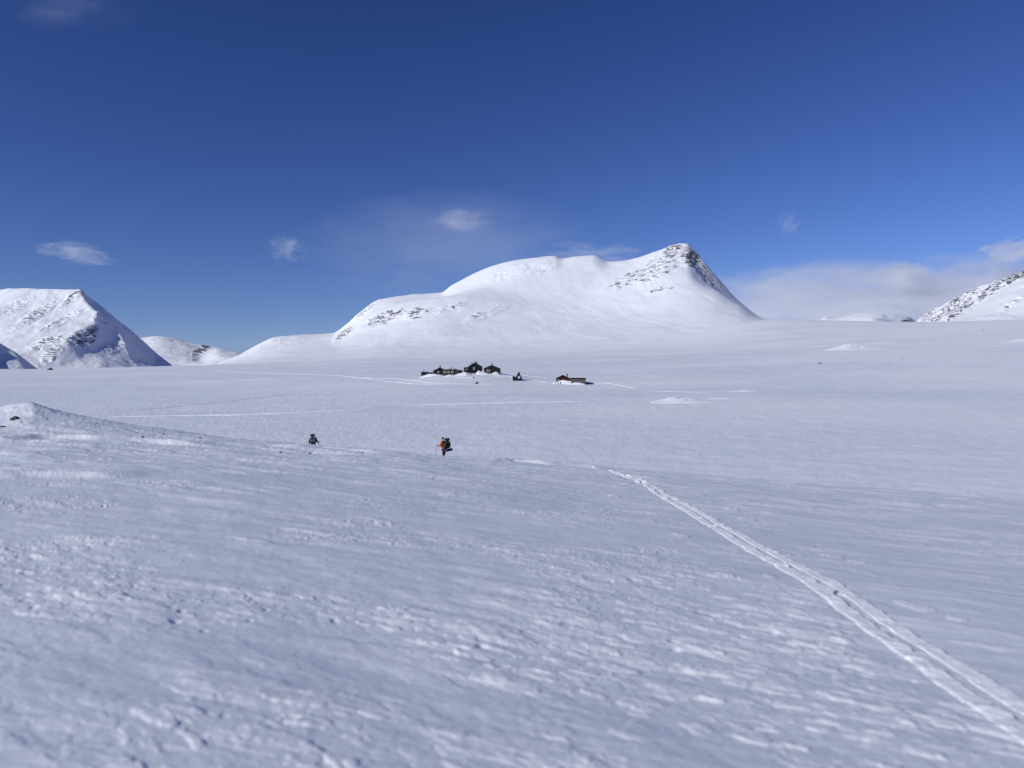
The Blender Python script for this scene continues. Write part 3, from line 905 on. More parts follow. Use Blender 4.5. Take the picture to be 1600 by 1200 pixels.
def window(parent, x, z, w, h, y=0.0, light=False):
    bm = bmesh.new(); t = 0.14
    box(bm, x-w/2, x+w/2, y-0.08, y-0.003, z-h/2, z-h/2+t); box(bm, x-w/2, x+w/2, y-0.08, y-0.003, z+h/2-t, z+h/2)
    box(bm, x-w/2, x-w/2+t, y-0.08, y-0.003, z-h/2+t+.002, z+h/2-t-.002); box(bm, x+w/2-t, x+w/2, y-0.08, y-0.003, z-h/2+t+.002, z+h/2-t-.002)
    box(bm, x-0.04, x+0.04, y-0.07, y-0.003, z-h/2+t+.002, z+h/2-t-.002)
    wdw = obj('window', bm, M_WHITE, parent)
    bm = bmesh.new(); box(bm, x-w/2+t, x+w/2-t, y-0.03, y-0.002, z-h/2+t, z+h/2-t)
    obj('pane', bm, M_PANE if not light else M_WHITE, wdw)
    return wdw

def gable_prism(bm, w, dp, he, ha, z0=-1.2, y0=0.0, x0=0.0):
    a = [(-w/2, z0), (w/2, z0), (w/2, he), (0, ha), (-w/2, he)]
    f = [bm.verts.new((x0+x, y0, z)) for x, z in a]; b = [bm.verts.new((x0+x, y0+dp, z)) for x, z in a]
    bm.faces.new(f); bm.faces.new(b[::-1])
    for i in range(5):
        j = (i + 1) % 5
        bm.faces.new([f[i], b[i], b[j], f[j]])

def roof_bm(w, dp, he, ha, over=0.35, th=0.2, y0=0.0, x0=0.0):
    bm = bmesh.new()
    sl = (ha - he) / (w / 2)
    for sgn in (-1, 1):
        xe = sgn * (w / 2 + over); ze = he - sl * over
        prof = [(0, ha + 0.01), (xe, ze + 0.01), (xe, ze + th), (0, ha + th)]
        f = [bm.verts.new((x0+x, y0 - over, z)) for x, z in prof]; b = [bm.verts.new((x0+x, y0 + dp + over, z)) for x, z in prof]
        bm.faces.new(f); bm.faces.new(b[::-1])
        for i in range(4):
            j = (i + 1) % 4
            bm.faces.new([f[i], b[i], b[j], f[j]])
    return bm

def boards(bm, w, he, y=0.0, step=0.4, x0=0.0, z0=-0.3):
    n = int(w / step)
    for k in range(1, n):
        x = x0 - w / 2 + k * w / n
        box(bm, x - 0.03, x + 0.03, y - 0.03, y - 0.002, z0, he - 0.12)

def place(px, py, dmax=470):
    x, y = ground_at_pixel(px, py, 3, dmax)
    return x, y
def base(px, py, dmax=470):
    x, y = place(px, py, dmax)
    return (x, y, float(ground_base(np.array([x]), np.array([y]))[0]))

def chimney(roof, x, y, z, h, w=0.55):
    bm = bmesh.new()
    box(bm, x-w/2, x+w/2, y-w/2, y+w/2, z, z+h)
    box(bm, x-w/2-0.08, x+w/2+0.08, y-w/2-0.08, y+w/2+0.08, z+h+.002, z+h+0.15)
    return obj('chimney', bm, M_METAL, roof)
def pipe(roof, x, y, z, h, r=0.14):
    bm = bmesh.new()
    tube(bm, [(x, y, z), (x, y, z+h)], r, 10); tube(bm, [(x, y, z+h+.003), (x, y, z+h+0.12), (x, y, z+h+0.25)], [r*2, r*1.8, 0.03], 10)
    return obj('chimney', bm, M_METAL, roof)

def cabin(px, py, w, dp, he, ha, wall_m, label, rz=0.0, windows=(), door=None, stacks=(), pipes=(), dmax=470, cat='cabin', name='cabin', roof_m=None):
    root = empty(name, base(px, py, dmax), rz)
    tag(root, label, cat)
    bm = bmesh.new(); gable_prism(bm, w, dp, he, ha); boards(bm, w, he)
    obj('wall', bm, wall_m, root)
    rf = obj('roof', roof_bm(w, dp, he, ha), roof_m or M_ROOF, root)
    bm = bmesh.new()
    sl = (ha - he) / (w / 2); ln = math.hypot(w/2+0.35, sl*(w/2+0.35))
    for sgn in (-1, 1):                        # barge boards along the gable
        M = Matrix.Translation((0, -0.37, ha + 0.07)) @ Matrix.Rotation(sgn * math.atan(sl), 4, 'Y')
        box(bm, 0 if sgn > 0 else -ln, ln if sgn > 0 else 0, -0.03, -0.0 + 0.018, -0.14, 0.10, M)
    obj('barge_board', bm, wall_m, rf)
    for x, z, a, b in windows: window(root, x, z, a, b)
    if door:
        bm = bmesh.new(); box(bm, door-0.5, door+0.5, -0.07, -0.003, 0.0, 2.0)
        dd = obj('door', bm, M_WHITE if wall_m is not M_DARKWOOD else M_BROWNWOOD, root)
        bm = bmesh.new(); tube(bm, [(door+0.36, -0.07, 1.0), (door+0.36, -0.14, 1.0), (door+0.24, -0.14, 1.0)], 0.02, 6); obj('handle', bm, M_METAL, dd)
    for x, h in stacks: chimney(rf, x, dp * 0.5, ha - sl * abs(x) - 0.1, h)
    for x, h in pipes: pipe(rf, x, dp * 0.4, ha - sl * abs(x) - 0.1, h)
    return root

def flat_shed(px, py, w, dp, h, wall_m, label, rz=0.0, windows=(), pipes=(), slope=0.3, name='shed', dmax=470):
    root = empty(name, base(px, py, dmax), rz)
    tag(root, label, 'shed')
    bm = bmesh.new(); box(bm, -w/2, w/2, 0, dp, -1.2, h); boards(bm, w, h)
    obj('wall', bm, wall_m, root)
    bm = bmesh.new()
    vs = box(bm, -w/2-0.25, w/2+0.25, -0.3, dp+0.25, h+0.003, h+0.35)
    for v in vs:
        if v.co.y > 0: v.co.z += slope
    rf = obj('roof', bm, M_ROOF, root)
    for x, z, a, b in windows: window(root, x, z, a, b)
    for x, hh in pipes: pipe(rf, x, dp * 0.5, h + 0.25, hh)
    return root

flat_shed(663, 585, 3.9, 4.0, 2.6, M_DARKWOOD, 'low dark shed with a thin stove pipe at the left end of the cabin cluster', 0.05, [(1.2, 1.5, 0.5, 1.0)], [(-0.4, 1.5)])
flat_shed(672, 584, 3.4, 3.0, 1.7, M_DARKWOOD, 'low snow drifted lean-to joining the leftmost shed and its gabled neighbour', -0.04, [(0.2, 1.0, 1.6, 0.5)], slope=0.5)
cabin(687, 584, 8.0, 7.0, 2.7, 4.6, M_DARKWOOD, 'dark gabled cabin with a single white window, second building from the left', 0.06,
      [(-0.9, 1.9, 0.95, 1.3)], None, [(0.3, 1.5)], [(-0.6, 1.2)])
# low olive building with deck and many pipes
t = empty('cabin', base(702.5, 586), -0.03); tag(t, 'low olive brown building with white windows and three stove pipes in the cabin cluster', 'cabin')
bm = bmesh.new(); box(bm, -4.2, 4.2, 0, 5, -0.2, 2.9); boards(bm, 8.4, 2.9); obj('wall', bm, M_OLIVE, t)
bm = bmesh.new(); box(bm, -4.6, 4.7, -0.5, 5.3, 2.905, 3.3)
rf = obj('roof', bm, M_ROOF, t)
bm = bmesh.new(); box(bm, -3.9, 3.0, -0.9, -0.005, -1.4, 0.85); box(bm, -3.3, 2.0, -1.5, -0.905, -1.8, 0.1); obj('foundation', bm, M_CONCRETE, t)
for x, a in ((-2.9, 1.5), (-0.7, 1.0), (1.6, 1.2)): window(t, x, 1.85, a, 1.15)
bm = bmesh.new(); box(bm, 2.75, 3.6, -0.06, -0.003, 0.3, 2.3); obj('door', bm, M_DARKWOOD, t)
for x, h in ((-0.4, 0.8), (1.0, 1.3), (3.2, 0.7)): pipe(rf, x, 1.5, 3.2, h, 0.22)
# its wing with a sagging lean-to roof
t = empty('shed', base(716, 582), -0.02); tag(t, 'dark open fronted shed with sloping roof, right of the olive building', 'shed')
bm = bmesh.new()
for x, h in ((-1.8, 2.4), (0.2, 2.1), (2.2, 1.8)): box(bm, x-0.22, x+0.22, -0.1, 0.2, -1.2, h)
obj('post', bm, M_DARKWOOD, t)
bm = bmesh.new(); box(bm, -2.2, 2.5, 2.0, 2.3, -1.2, 1.75); obj('wall', bm, M_GREYWOOD, t)
bm = bmesh.new()
for v in box(bm, -2.6, 2.9, -0.5, 2.6, 2.42, 2.75): v.co.z -= 0.16 * (v.co.x + 2.6)
obj('roof', bm, M_ROOF, t)

# the main cabin with its annex, porch and three chimneys
mc = cabin(743.3, 583, 8.2, 9.0, 3.9, 6.2, M_DARKWOOD, 'largest dark cabin, tall gable with three chimneys on its ridge', 0.10,
      [(-1.1, 2.9, 1.1, 1.7)], None, [(-2.1, 1.3), (-0.1, 1.2), (1.0, 1.4)])
bm = bmesh.new(); box(bm, -7.0, -4.303, 0.6, 6.5, -1.2, 3.1); obj('annex_wall', bm, M_DARKWOOD, mc)
window(mc, -5.6, 2.5, 1.0, 1.2, 0.6)
bm = bmesh.new()
for v in box(bm, -7.4, -4.36, 0.2, 6.8, 3.35, 3.6):
    if v.co.x < -6: v.co.z -= 0.25
obj('annex_roof', bm, M_ROOF, mc)
bm = bmesh.new()
box(bm, -6.6, -2.4, -1.6, 0.55, -0.8, 0.3)
for k in range(9): box(bm, -6.5 + k*0.5, -6.4 + k*0.5, -1.6, -1.5, 0.302, 1.3)
box(bm, -6.6, -2.4, -1.62, -1.48, 1.303, 1.4)
obj('porch', bm, M_REDWOOD, mc)

cabin(771, 584, 8.9, 8.0, 3.0, 4.9, M_BROWNWOOD, 'brown cabin with two narrow white windows, standing right of the largest cabin', 0.22,
      [(-3.9, 1.9, 0.6, 1.5), (-2.6, 1.9, 0.7, 1.7)], None, [(0.0, 1.6)])
t = empty('stairs', base(783.0, 586), 0.3); tag(t, 'dark wooden steps with a rail against the right side of the brown cabin', 'stairs')
for k in range(5):
    bm = bmesh.new(); box(bm, -1.0+k*0.35, -0.66+k*0.35, 0, 1.2, -0.4, 1.35-k*0.27); obj('step', bm, M_DARKWOOD, t)
bm = bmesh.new(); tube(bm, [(-1.0, -0.05, 2.4), (0.7, -0.05, 1.1)], 0.05, 8)
for k in range(3): tube(bm, [(-0.9+k*0.75, -0.05, 0.0), (-0.9+k*0.75, -0.05, 2.3-k*0.57)], 0.05, 8)
obj('railing', bm, M_DARKWOOD, t)

# A-frame hut
t = empty('a_frame_hut', base(810.5, 594.5), 0.0); tag(t, 'small black A-frame hut with one bright window standing alone', 'hut')
bm = bmesh.new()
a = [(-2.4, -0.8), (2.4, -0.8), (0.1, 4.4), (-0.1, 4.4)]
f = [bm.verts.new((x, 0, z)) for x, z in a]; b = [bm.verts.new((x, 4.0, z)) for x, z in a]
bm.faces.new(f); bm.faces.new(b[::-1])
for i in range(4): bm.faces.new([f[i], b[i], b[(i+1) % 4], f[(i+1) % 4]])
obj('wall', bm, M_DARKWOOD, t)
bm = bmesh.new()
for sgn in (-1, 1):
    pr = [(sgn*2.42, -0.8), (sgn*2.95, -0.8), (sgn*0.15, 4.75), (sgn*0.0, 4.46)]
    if sgn > 0: pr = [(x + 0.002, z) for x, z in pr]
    f = [bm.verts.new((x, -0.5, z)) for x, z in pr]; b = [bm.verts.new((x, 4.4, z)) for x, z in pr]
    bm.faces.new(f); bm.faces.new(b[::-1])
    for i in range(4): bm.faces.new([f[i], b[i], b[(i+1) % 4], f[(i+1) % 4]])
rf = obj('roof', bm, M_ROOF, t)
pipe(rf, 0.5, 3.0, 4.0, 1.0, 0.1)
window(t, 0.0, 1.9, 1.5, 1.5, 0, light=True)
flat_shed(803.2, 595, 1.3, 1.4, 1.8, M_DARKWOOD, 'tiny black shed leaning close to the left of the A-frame hut', 0.1, slope=0.3)

# red cabin: two gables, one behind the other, and a grey shed
cabin(880.0, 599, 7.4, 3.4, 2.6, 4.5, M_REDWOOD, 'red boarded cabin half buried in a drift, the left and rear of two crossing gables', 0.0, [(-2.6, 1.7, 0.8, 1.0)], None, [], [], 470)
cabin(885.5, 600, 6.6, 2.4, 2.4, 3.9, M_REDWOOD, 'red boarded gable with a chimney, nearer and right of its twin and deep in snow', 0.0, [], None, [(0.3, 1.9)], [], 470)
flat_shed(904, 601, 7.8, 4.0, 3.2, M_GREYWOOD, 'long grey brown shed with a flat dark roof at the right end of the settlement', 0.0, slope=0.05)
t = flat_shed(918, 601, 2.2, 1.6, 0.5, M_DARKWOOD, 'very low dark bunker against the right end of the long grey shed', 0.0, slope=0.05)

# ------------------------------------------------------------------ people
M_SKIN = simple('skin', (0.55, 0.34, 0.25), 0.6, 0.08, 10)
M_ORANGE = simple('orange_shell_jacket', (0.50, 0.085, 0.035), 0.65, 0.12, 9.0, 0.25, 0.006)
M_DARKJK = simple('black_shell_jacket', (0.014, 0.015, 0.02), 0.7, 0.3, 9.0, 0.25, 0.006)
M_TROUS = simple('dark_trousers', (0.012, 0.014, 0.022), 0.75, 0.3, 9.0, 0.2, 0.006)
M_HAT = simple('black_knit_cap', (0.008, 0.008, 0.011), 0.95, 0.3, 40.0, 0.1)
M_GLOVE = simple('black_gloves', (0.012, 0.012, 0.012), 0.8, 0.3, 20.0, 0.2)
M_BOOT = simple('ski_boots', (0.02, 0.02, 0.022), 0.5, 0.3, 12.0, 0.3)
M_PACK = simple('dark_green_pack_cloth', (0.022, 0.028, 0.022), 0.8, 0.35, 7.0, 0.2, 0.01)
M_PACKG = simple('slate_pack_cloth', (0.040, 0.052, 0.064), 0.8, 0.3, 7.0, 0.2, 0.01)
M_STRAP = simple('pale_straps', (0.45, 0.44, 0.42), 0.8, 0.1, 12.0)
M_BLACKST = simple('black_webbing', (0.012, 0.012, 0.012), 0.8, 0.2, 12.0)
M_MAT = simple('blue_sleeping_mat', (0.012, 0.075, 0.26), 0.8, 0.25, 14.0, 0.2, 0.004)
M_MATEND = simple('navy_stuff_sack', (0.008, 0.02, 0.09), 0.8, 0.25, 14.0, 0.2, 0.004)
M_POLE = simple('pole_metal', (0.05, 0.05, 0.055), 0.4, 0.2, 12.0, 0.5)

def skin(name, V, E, mat, parent, sub=2, root=None):
    """one continuous surface grown round a jointed chain; V: name -> (co, rx, ry)"""
    keys = list(V)
    me = bpy.data.meshes.new(name)
    me.from_pydata([V[k][0] for k in keys], [(keys.index(a), keys.index(b)) for a, b in E], [])
    o = bpy.data.objects.new(name, me); COL.objects.link(o)
    md = o.modifiers.new('s', 'SKIN'); md.use_smooth_shade = True
    sk = me.skin_vertices[0].data
    for i, k in enumerate(keys):
        r = V[k][1:]
        sk[i].radius = (r[0], r[-1])
        sk[i].use_root = (k == (root or keys[0]))
    s2 = o.modifiers.new('u', 'SUBSURF'); s2.levels = sub; s2.render_levels = sub
    dg = bpy.context.evaluated_depsgraph_get()
    m2 = bpy.data.meshes.new_from_object(o.evaluated_get(dg))
    o.modifiers.clear(); o.data = m2; bpy.data.meshes.remove(me)
    for p in m2.polygons: p.use_smooth = True
    m2.materials.clear(); m2.materials.append(mat)
    if parent: o.parent = parent
    return o

def hand_chain(V, E, wrist, side, d, r=1.0):
    """palm, four curled fingers of unequal length and a thumb, from a wrist point along d"""
    w = Vector(wrist); d = Vector(d).normalized()
    s_ = Vector((side, 0, 0)); s_ = (s_ - d * s_.dot(d)).normalized(); u = d.cross(s_).normalized()
    palm = w + d * 0.07
    V['palm%d' % side] = (palm, 0.036 * r, 0.020 * r); E.append(('wr%d' % side, 'palm%d' % side))
    return palm, d, s_, u

def fingers(palm, d, side_v, up_v, mat, parent, side):
    V = {'p': (palm - d * 0.03, 0.03, 0.018), 'p2': (palm + d * 0.02, 0.036, 0.018)}; E = [('p', 'p2')]
    g = skin('glove', V, E, mat, parent, 1)
    for k, (off, ln) in enumerate(((-0.027, 0.062), (-0.009, 0.072), (0.009, 0.068), (0.027, 0.052))):
        b0 = palm + d * 0.03 + side_v * off
        pts = {'a': (b0, 0.010, 0.010), 'b': (b0 + d * ln * 0.5 + up_v * 0.006, 0.0095, 0.0095),
               'c': (b0 + d * ln * 0.7 + up_v * 0.028, 0.009, 0.009), 'd': (b0 + d * ln * 0.45 + up_v * 0.045, 0.008, 0.008)}
        skin('finger', pts, [('a', 'b'), ('b', 'c'), ('c', 'd')], mat, g, 1)
    b0 = palm - d * 0.005 - side_v * 0.036
    skin('thumb', {'a': (b0, 0.012, 0.012), 'b': (b0 - side_v * 0.015 + d * 0.025 + up_v * 0.015, 0.011, 0.011), 'c': (b0 + d * 0.048 + up_v * 0.035, 0.010, 0.010)},
         [('a', 'b'), ('b', 'c')], mat, g, 1)
    return g

def make_person(loc, rz, label, jacket, elbows, wrists, lean=0.06, stride=0.16, head_dy=0.05, hi=True, hat=M_HAT, group=None):
    """faces +Y locally; elbows and wrists are (right, left) joint positions"""
    root = empty('person', loc, rz); tag(root, label, 'person', group)
    L = lean
    hip, ch, nk = Vector((0, 0, 0.95)), Vector((0, L, 1.32)), Vector((0, L + 0.02, 1.50))
    kn = {1: Vector((0.10, stride * 0.6 + 0.04, 0.50)), -1: Vector((-0.10, -stride * 0.2 + 0.04, 0.50))}
    an = {1: Vector((0.11, stride, 0.09)), -1: Vector((-0.11, -stride, 0.10))}
    V = {'hip': (hip, 0.145, 0.105), 'waist': (Vector((0, L * 0.5, 1.10)), 0.13, 0.095), 'ch': (ch, 0.165, 0.11), 'nk0': (Vector((0, L, 1.44)), 0.10, 0.08),
         'nk': (nk, 0.055, 0.055), 'hd0': (Vector((0, L + 0.05, 1.58)), 0.062, 0.075), 'hd': (Vector((0, L + head_dy, 1.67)), 0.078, 0.098), 'hd1': (Vector((0, L + head_dy - 0.01, 1.745)), 0.055, 0.07)}
    E = [('hip', 'waist'), ('waist', 'ch'), ('ch', 'nk0'), ('nk0', 'nk'), ('nk', 'hd0'), ('hd0', 'hd'), ('hd', 'hd1')]
    palms = {}
    for i, sd in enumerate((1, -1)):
        sh = Vector((0.19 * sd, L, 1.42)); el = Vector(elbows[i]); wr = Vector(wrists[i])
        V['sh%d' % sd] = (sh, 0.058, 0.058); V['el%d' % sd] = (el, 0.043, 0.043); V['wr%d' % sd] = (wr, 0.028, 0.028)
        E += [('nk0', 'sh%d' % sd), ('sh%d' % sd, 'el%d' % sd), ('el%d' % sd, 'wr%d' % sd)]
        palms[sd] = hand_chain(V, E, wr, sd, wr - el)
        V['th%d' % sd] = (Vector((0.10 * sd, 0, 0.86)), 0.088, 0.088); V['kn%d' % sd] = (kn[sd], 0.058, 0.06)
        V['cf%d' % sd] = ((kn[sd] * 0.6 + an[sd] * 0.4), 0.055, 0.058); V['an%d' % sd] = (an[sd], 0.038, 0.04); V['to%d' % sd] = (an[sd] + Vector((0, 0.15, -0.05)), 0.04, 0.028)
        E += [('hip', 'th%d' % sd), ('th%d' % sd, 'kn%d' % sd), ('kn%d' % sd, 'cf%d' % sd), ('cf%d' % sd, 'an%d' % sd), ('an%d' % sd, 'to%d' % sd)]
    body = skin('body', V, E, M_SKIN, root, 2 if hi else 1)
    up = 0.042
    JV = {k: (V[k][0], V[k][1] + up, V[k][-1] + up) for k in ('hip', 'waist', 'ch', 'nk0')}
    JV['hem'] = (Vector((0, 0, 0.80)), 0.19, 0.15); JV['nk'] = (nk, 0.085, 0.085)
    JE = [('hip', 'hem'), ('hip', 'waist'), ('waist', 'ch'), ('ch', 'nk0'), ('nk0', 'nk')]
    for sd in (1, -1):
        for k in ('sh', 'el', 'wr'):
            kk = '%s%d' % (k, sd); JV[kk] = (V[kk][0], V[kk][1] + 0.024, V[kk][-1] + 0.024)
        JE += [('nk0', 'sh%d' % sd), ('sh%d' % sd, 'el%d' % sd), ('el%d' % sd, 'wr%d' % sd)]
    skin('jacket', JV, JE, jacket, root, 2 if hi else 1)
    TV = {'hip': (Vector((0, 0, 0.94)), 0.155, 0.12)}; TE = []
    for sd in (1, -1):
        for k in ('th', 'kn', 'cf', 'an'):
            kk = '%s%d' % (k, sd); TV[kk] = (V[kk][0] + (Vector((0, 0, 0.05)) if k == 'an' else Vector((0, 0, 0))), V[kk][1] + 0.024, V[kk][-1] + 0.024)
        TE += [('hip', 'th%d' % sd), ('th%d' % sd, 'kn%d' % sd), ('kn%d' % sd, 'cf%d' % sd), ('cf%d' % sd, 'an%d' % sd)]
    skin('trousers', TV, TE, M_TROUS, root, 2 if hi else 1)
    hy = L + head_dy
    skin('cap', {'a': (Vector((0, hy - 0.015, 1.655)), 0.088, 0.105), 'b': (Vector((0, hy - 0.015, 1.72)), 0.088, 0.104), 'c': (Vector((0, hy - 0.02, 1.785)), 0.05, 0.06)}, [('a', 'b'), ('b', 'c')], hat, root, 2 if hi else 1)
    for sd in (1, -1):
        bt = skin('boot', {'a': (an[sd] + Vector((0, 0, 0.14)), 0.062, 0.065), 'b': (an[sd], 0.06, 0.065), 'c': (an[sd] + Vector((0, 0.17, -0.045)), 0.052, 0.038)}, [('a', 'b'), ('b', 'c')], M_BOOT, root, 1)
        if hi: fingers(*palms[sd], M_GLOVE, root, sd)
        else:
            p, d, s_, u = palms[sd]
            skin('glove', {'a': (p - d * 0.04, 0.035, 0.03), 'b': (p + d * 0.04, 0.04, 0.03)}, [('a', 'b')], M_GLOVE, root, 1)
    if hi:
        bm = bmesh.new()                                           # nose, eyes and mouth on the face side
        bmesh.ops.create_uvsphere(bm, u_segments=10, v_segments=8, radius=1, matrix=Matrix.Translation((0, hy + 0.10, 1.655)) @ Matrix.Diagonal((0.014, 0.018, 0.024, 1)))
        obj('nose', bm, M_SKIN, root, True)
        bm = bmesh.new()
        tube(bm, [(0.07 * math.sin(q * 0.3), hy + 0.02 + 0.075 * math.cos(q * 0.3), 1.685) for q in range(-4, 5)], 0.016, 8)
        obj('goggles', bm, M_GLOVE, root, True)
        for x in (-0.083, 0.083):
            bm = bmesh.new(); bmesh.ops.create_uvsphere(bm, u_segments=8, v_segments=6, radius=1, matrix=Matrix.Translation((x, hy - 0.01, 1.65)) @ Matrix.Diagonal((0.012, 0.02, 0.03, 1)))
            obj('ear', bm, M_SKIN, root, True)
    return root

def make_pack(loc, rz, label, main, strap, w=0.36, h=0.68, dp=0.30, zb=0.98, y=-0.30):
    t = empty('backpack', loc, rz); tag(t, label, 'backpack')
    bm = bmesh.new(); box(bm, -w/2, w/2, y-dp/2, y+dp/2, zb, zb+h, bev=0.07); bag = obj('bag', bm, main, t, True)
    for v in bag.data.vertices:
        k = (v.co.z - zb) / h
        v.co.x *= 0.86 + 0.22 * math.sin(math.pi * min(1, max(0, k * 0.9 + 0.15)))
        v.co.y = y + (v.co.y - y) * (0.8 + 0.3 * math.sin(math.pi * min(1, max(0, k))))
    bm = bmesh.new(); box(bm, -w/2*1.02, w/2*1.02, y-dp/2-0.02, y+dp/2+0.02, zb+h+0.005, zb+h+0.15, bev=0.06); obj('lid', bm, main, t, True)
    for sd in (-1, 1):
        bm = bmesh.new(); box(bm, sd*(w/2+0.045)-0.05, sd*(w/2+0.045)+0.05, y-0.10, y+0.09, zb+0.06, zb+0.42, bev=0.03); obj('side_pocket', bm, main, t, True)
        bm = bmesh.new(); tube(bm, [(sd*w*0.33, y-dp/2-0.045, zb+0.05), (sd*w*0.36, y-dp/2-0.075, zb+h*0.5), (sd*w*0.30, y-dp/2-0.045, zb+h)], 0.018, 8); obj('compression_strap', bm, strap, t, True)
        bm = bmesh.new(); tube(bm, [(sd*0.12, y+dp/2, zb+h*0.9), (sd*0.14, y+dp/2+0.14, zb+h*0.85), (sd*0.15, y+dp/2+0.30, zb+h*0.6), (sd*0.17, y+dp/2+0.22, zb+h*0.25), (sd*0.16, y+dp/2, zb+0.1)], 0.026, 8); obj('shoulder_strap', bm, M_BLACKST, t, True)
    bm = bmesh.new(); tube(bm, [(-w*0.33, y-dp/2-0.05, zb+0.30), (0, y-dp/2-0.07, zb+0.31), (w*0.33, y-dp/2-0.05, zb+0.30)], 0.016, 8); obj('cross_strap', bm, strap, t, True)
    return t

def make_pole(loc, rz, label, grip, tip):
    t = empty('ski_pole', loc, rz); tag(t, label, 'ski pole')
    g, p = Vector(grip), Vector(tip); d = (p - g).normalized()
    bm = bmesh.new(); tube(bm, [g + d * 0.12, p], [0.012, 0.009], 8); obj('shaft', bm, M_POLE, t, True)
    bm = bmesh.new(); tube(bm, [g - d * 0.06, g - d * 0.03, g + d * 0.12], [0.024, 0.02, 0.017], 10); obj('grip', bm, M_BLACKST, t, True)
    q = p - d * 0.08
    bm = bmesh.new(); tube(bm, [q, q + d * 0.012], [0.05, 0.045], 14); obj('basket', bm, M_BLACKST, t, True)
    return t

def at_depth(px, d):
    X = t_of(px, 720) * d
    return (X, d, float(ground_base(np.array([X]), np.array([d]))[0]))
def at_px(px, py_feet, d):
    x, y, z = PT(px, py_feet, d); return (float(x), float(y), float(z))

# hiker in orange: walks away and to the left; stands just over the brow, boots hidden
A1 = at_px(694.5, 721.0, 54.0); R1 = math.radians(57)
make_person(A1, R1, 'hiker in an orange jacket and black cap walking away with a large pack', M_ORANGE,
            ((0.27, 0.06, 1.14), (-0.28, 0.14, 1.16)), ((0.26, 0.30, 1.10), (-0.22, 0.42, 1.16)), lean=0.10, stride=0.14)
make_pack(A1, R1, 'tall dark green backpack on the back of the orange hiker', M_PACK, M_BLACKST, 0.34, 0.60, 0.28, 0.97, -0.25)
t = empty('sleeping_mat', A1, R1); tag(t, 'rolled blue sleeping mat strapped under the dark green backpack', 'sleeping mat')
bm = bmesh.new(); tube(bm, [(-0.22, -0.34, 0.86), (-0.20, -0.34, 0.86), (0.20, -0.34, 0.86), (0.22, -0.34, 0.86)], [0.09, 0.10, 0.10, 0.09], 20); obj('roll', bm, M_MAT, t, True)
bm = bmesh.new(); tube(bm, [(0.225, -0.34, 0.86), (0.24, -0.34, 0.86), (0.42, -0.34, 0.86), (0.44, -0.34, 0.86)], [0.09, 0.10, 0.095, 0.08], 20); obj('stuff_sack', bm, M_MATEND, t, True)
for x in (-0.12, 0.12):
    bm = bmesh.new()
    tube(bm, [(x + 0.002 * math.sin(a), -0.34 + 0.105 * math.cos(a), 0.86 + 0.105 * math.sin(a)) for a in [k * 2 * math.pi / 16 for k in range(17)]], 0.01, 6)
    obj('strap', bm, M_BLACKST, t, True)
make_pole(A1, R1, 'slim ski pole held out in the left hand of the orange hiker', (-0.20, 0.50, 1.22), (-0.34, 0.66, 0.02))
make_pole(A1, R1, 'slim ski pole in the right hand of the orange hiker, mostly behind the legs', (0.25, 0.38, 1.16), (0.30, 0.10, 0.0))

# hiker in black, farther left, sunk behind the ridge
A2 = at_px(489.5, 711.5, 61.0); R2 = math.radians(8)
make_person(A2, R2, 'hiker in black seen from behind with elbows out, half hidden by the ridge', M_DARKJK,
            ((0.32, 0.0, 1.16), (-0.32, 0.02, 1.16)), ((0.38, 0.20, 1.04), (-0.30, 0.24, 1.0)), lean=0.12, stride=0.12)
make_pack(A2, R2, 'tall slate grey backpack with pale straps on the hiker in black', M_PACKG, M_STRAP, 0.38, 0.66, 0.28, 0.98, -0.24)
make_pole(A2, R2, 'ski pole in the right hand of the hiker in black', (0.44, 0.30, 1.08), (0.54, 0.10, 0.05))
make_pole(A2, R2, 'ski pole in the left hand of the hiker in black', (-0.37, 0.33, 1.04), (-0.46, 0.12, 0.05))

# small figures near the cabins: one is built, the others copy it
def copy_tree(o, parent=None):
    c = o.copy(); COL.objects.link(c)
    if parent: c.parent = parent
    for ch in list(o.children): copy_tree(ch, c)
    return c
far_spots = [
 (740.0, 592.5, 0.2, 'lone person standing on the snow below the main cabin', 'p'),
 (737.2, 586.6, 1.2, 'person in dark clothes standing by the left front of the main cabin', 'p'),
 (742.6, 586.2, 2.4, 'person in dark clothes standing in front of the main cabin near its snow bank', 'p'),
 (729.5, 586.6, 0.8, 'person in dark clothes at the left end of the red porch', 'p'),
 (868.6, 601.2, 0.5, 'leftmost of the three people standing left of the red cabins', 'p'),
 (872.4, 601.2, 1.9, 'middle one of the three people standing left of the red cabins', 'p'),
 (875.9, 601.4, 2.9, 'right one of the three people, closest to the red cabins', 'p'),
 (1410.0, 561.5, 1.4, 'tiny far figure of a skier alone on the plain at the right', 'p'),
]
proto = make_person((0, 0, 0), 0, far_spots[0][3], M_DARKJK, ((0.26, 0.05, 1.14), (-0.26, 0.03, 1.14)), ((0.25, 0.2, 0.95), (-0.26, 0.14, 0.93)), stride=0.08, hi=False)
for i, (px_, py_, rz_, lab, _) in enumerate(far_spots):
    o = proto if i == 0 else copy_tree(proto)
    o.location = base(px_, py_, 470 if px_ < 1000 else 1500); o.rotation_euler = (0, 0, rz_)
    o['label'] = lab
    o['group'] = 'people around the cabins' if px_ < 1000 else 'skiers out on the plain'

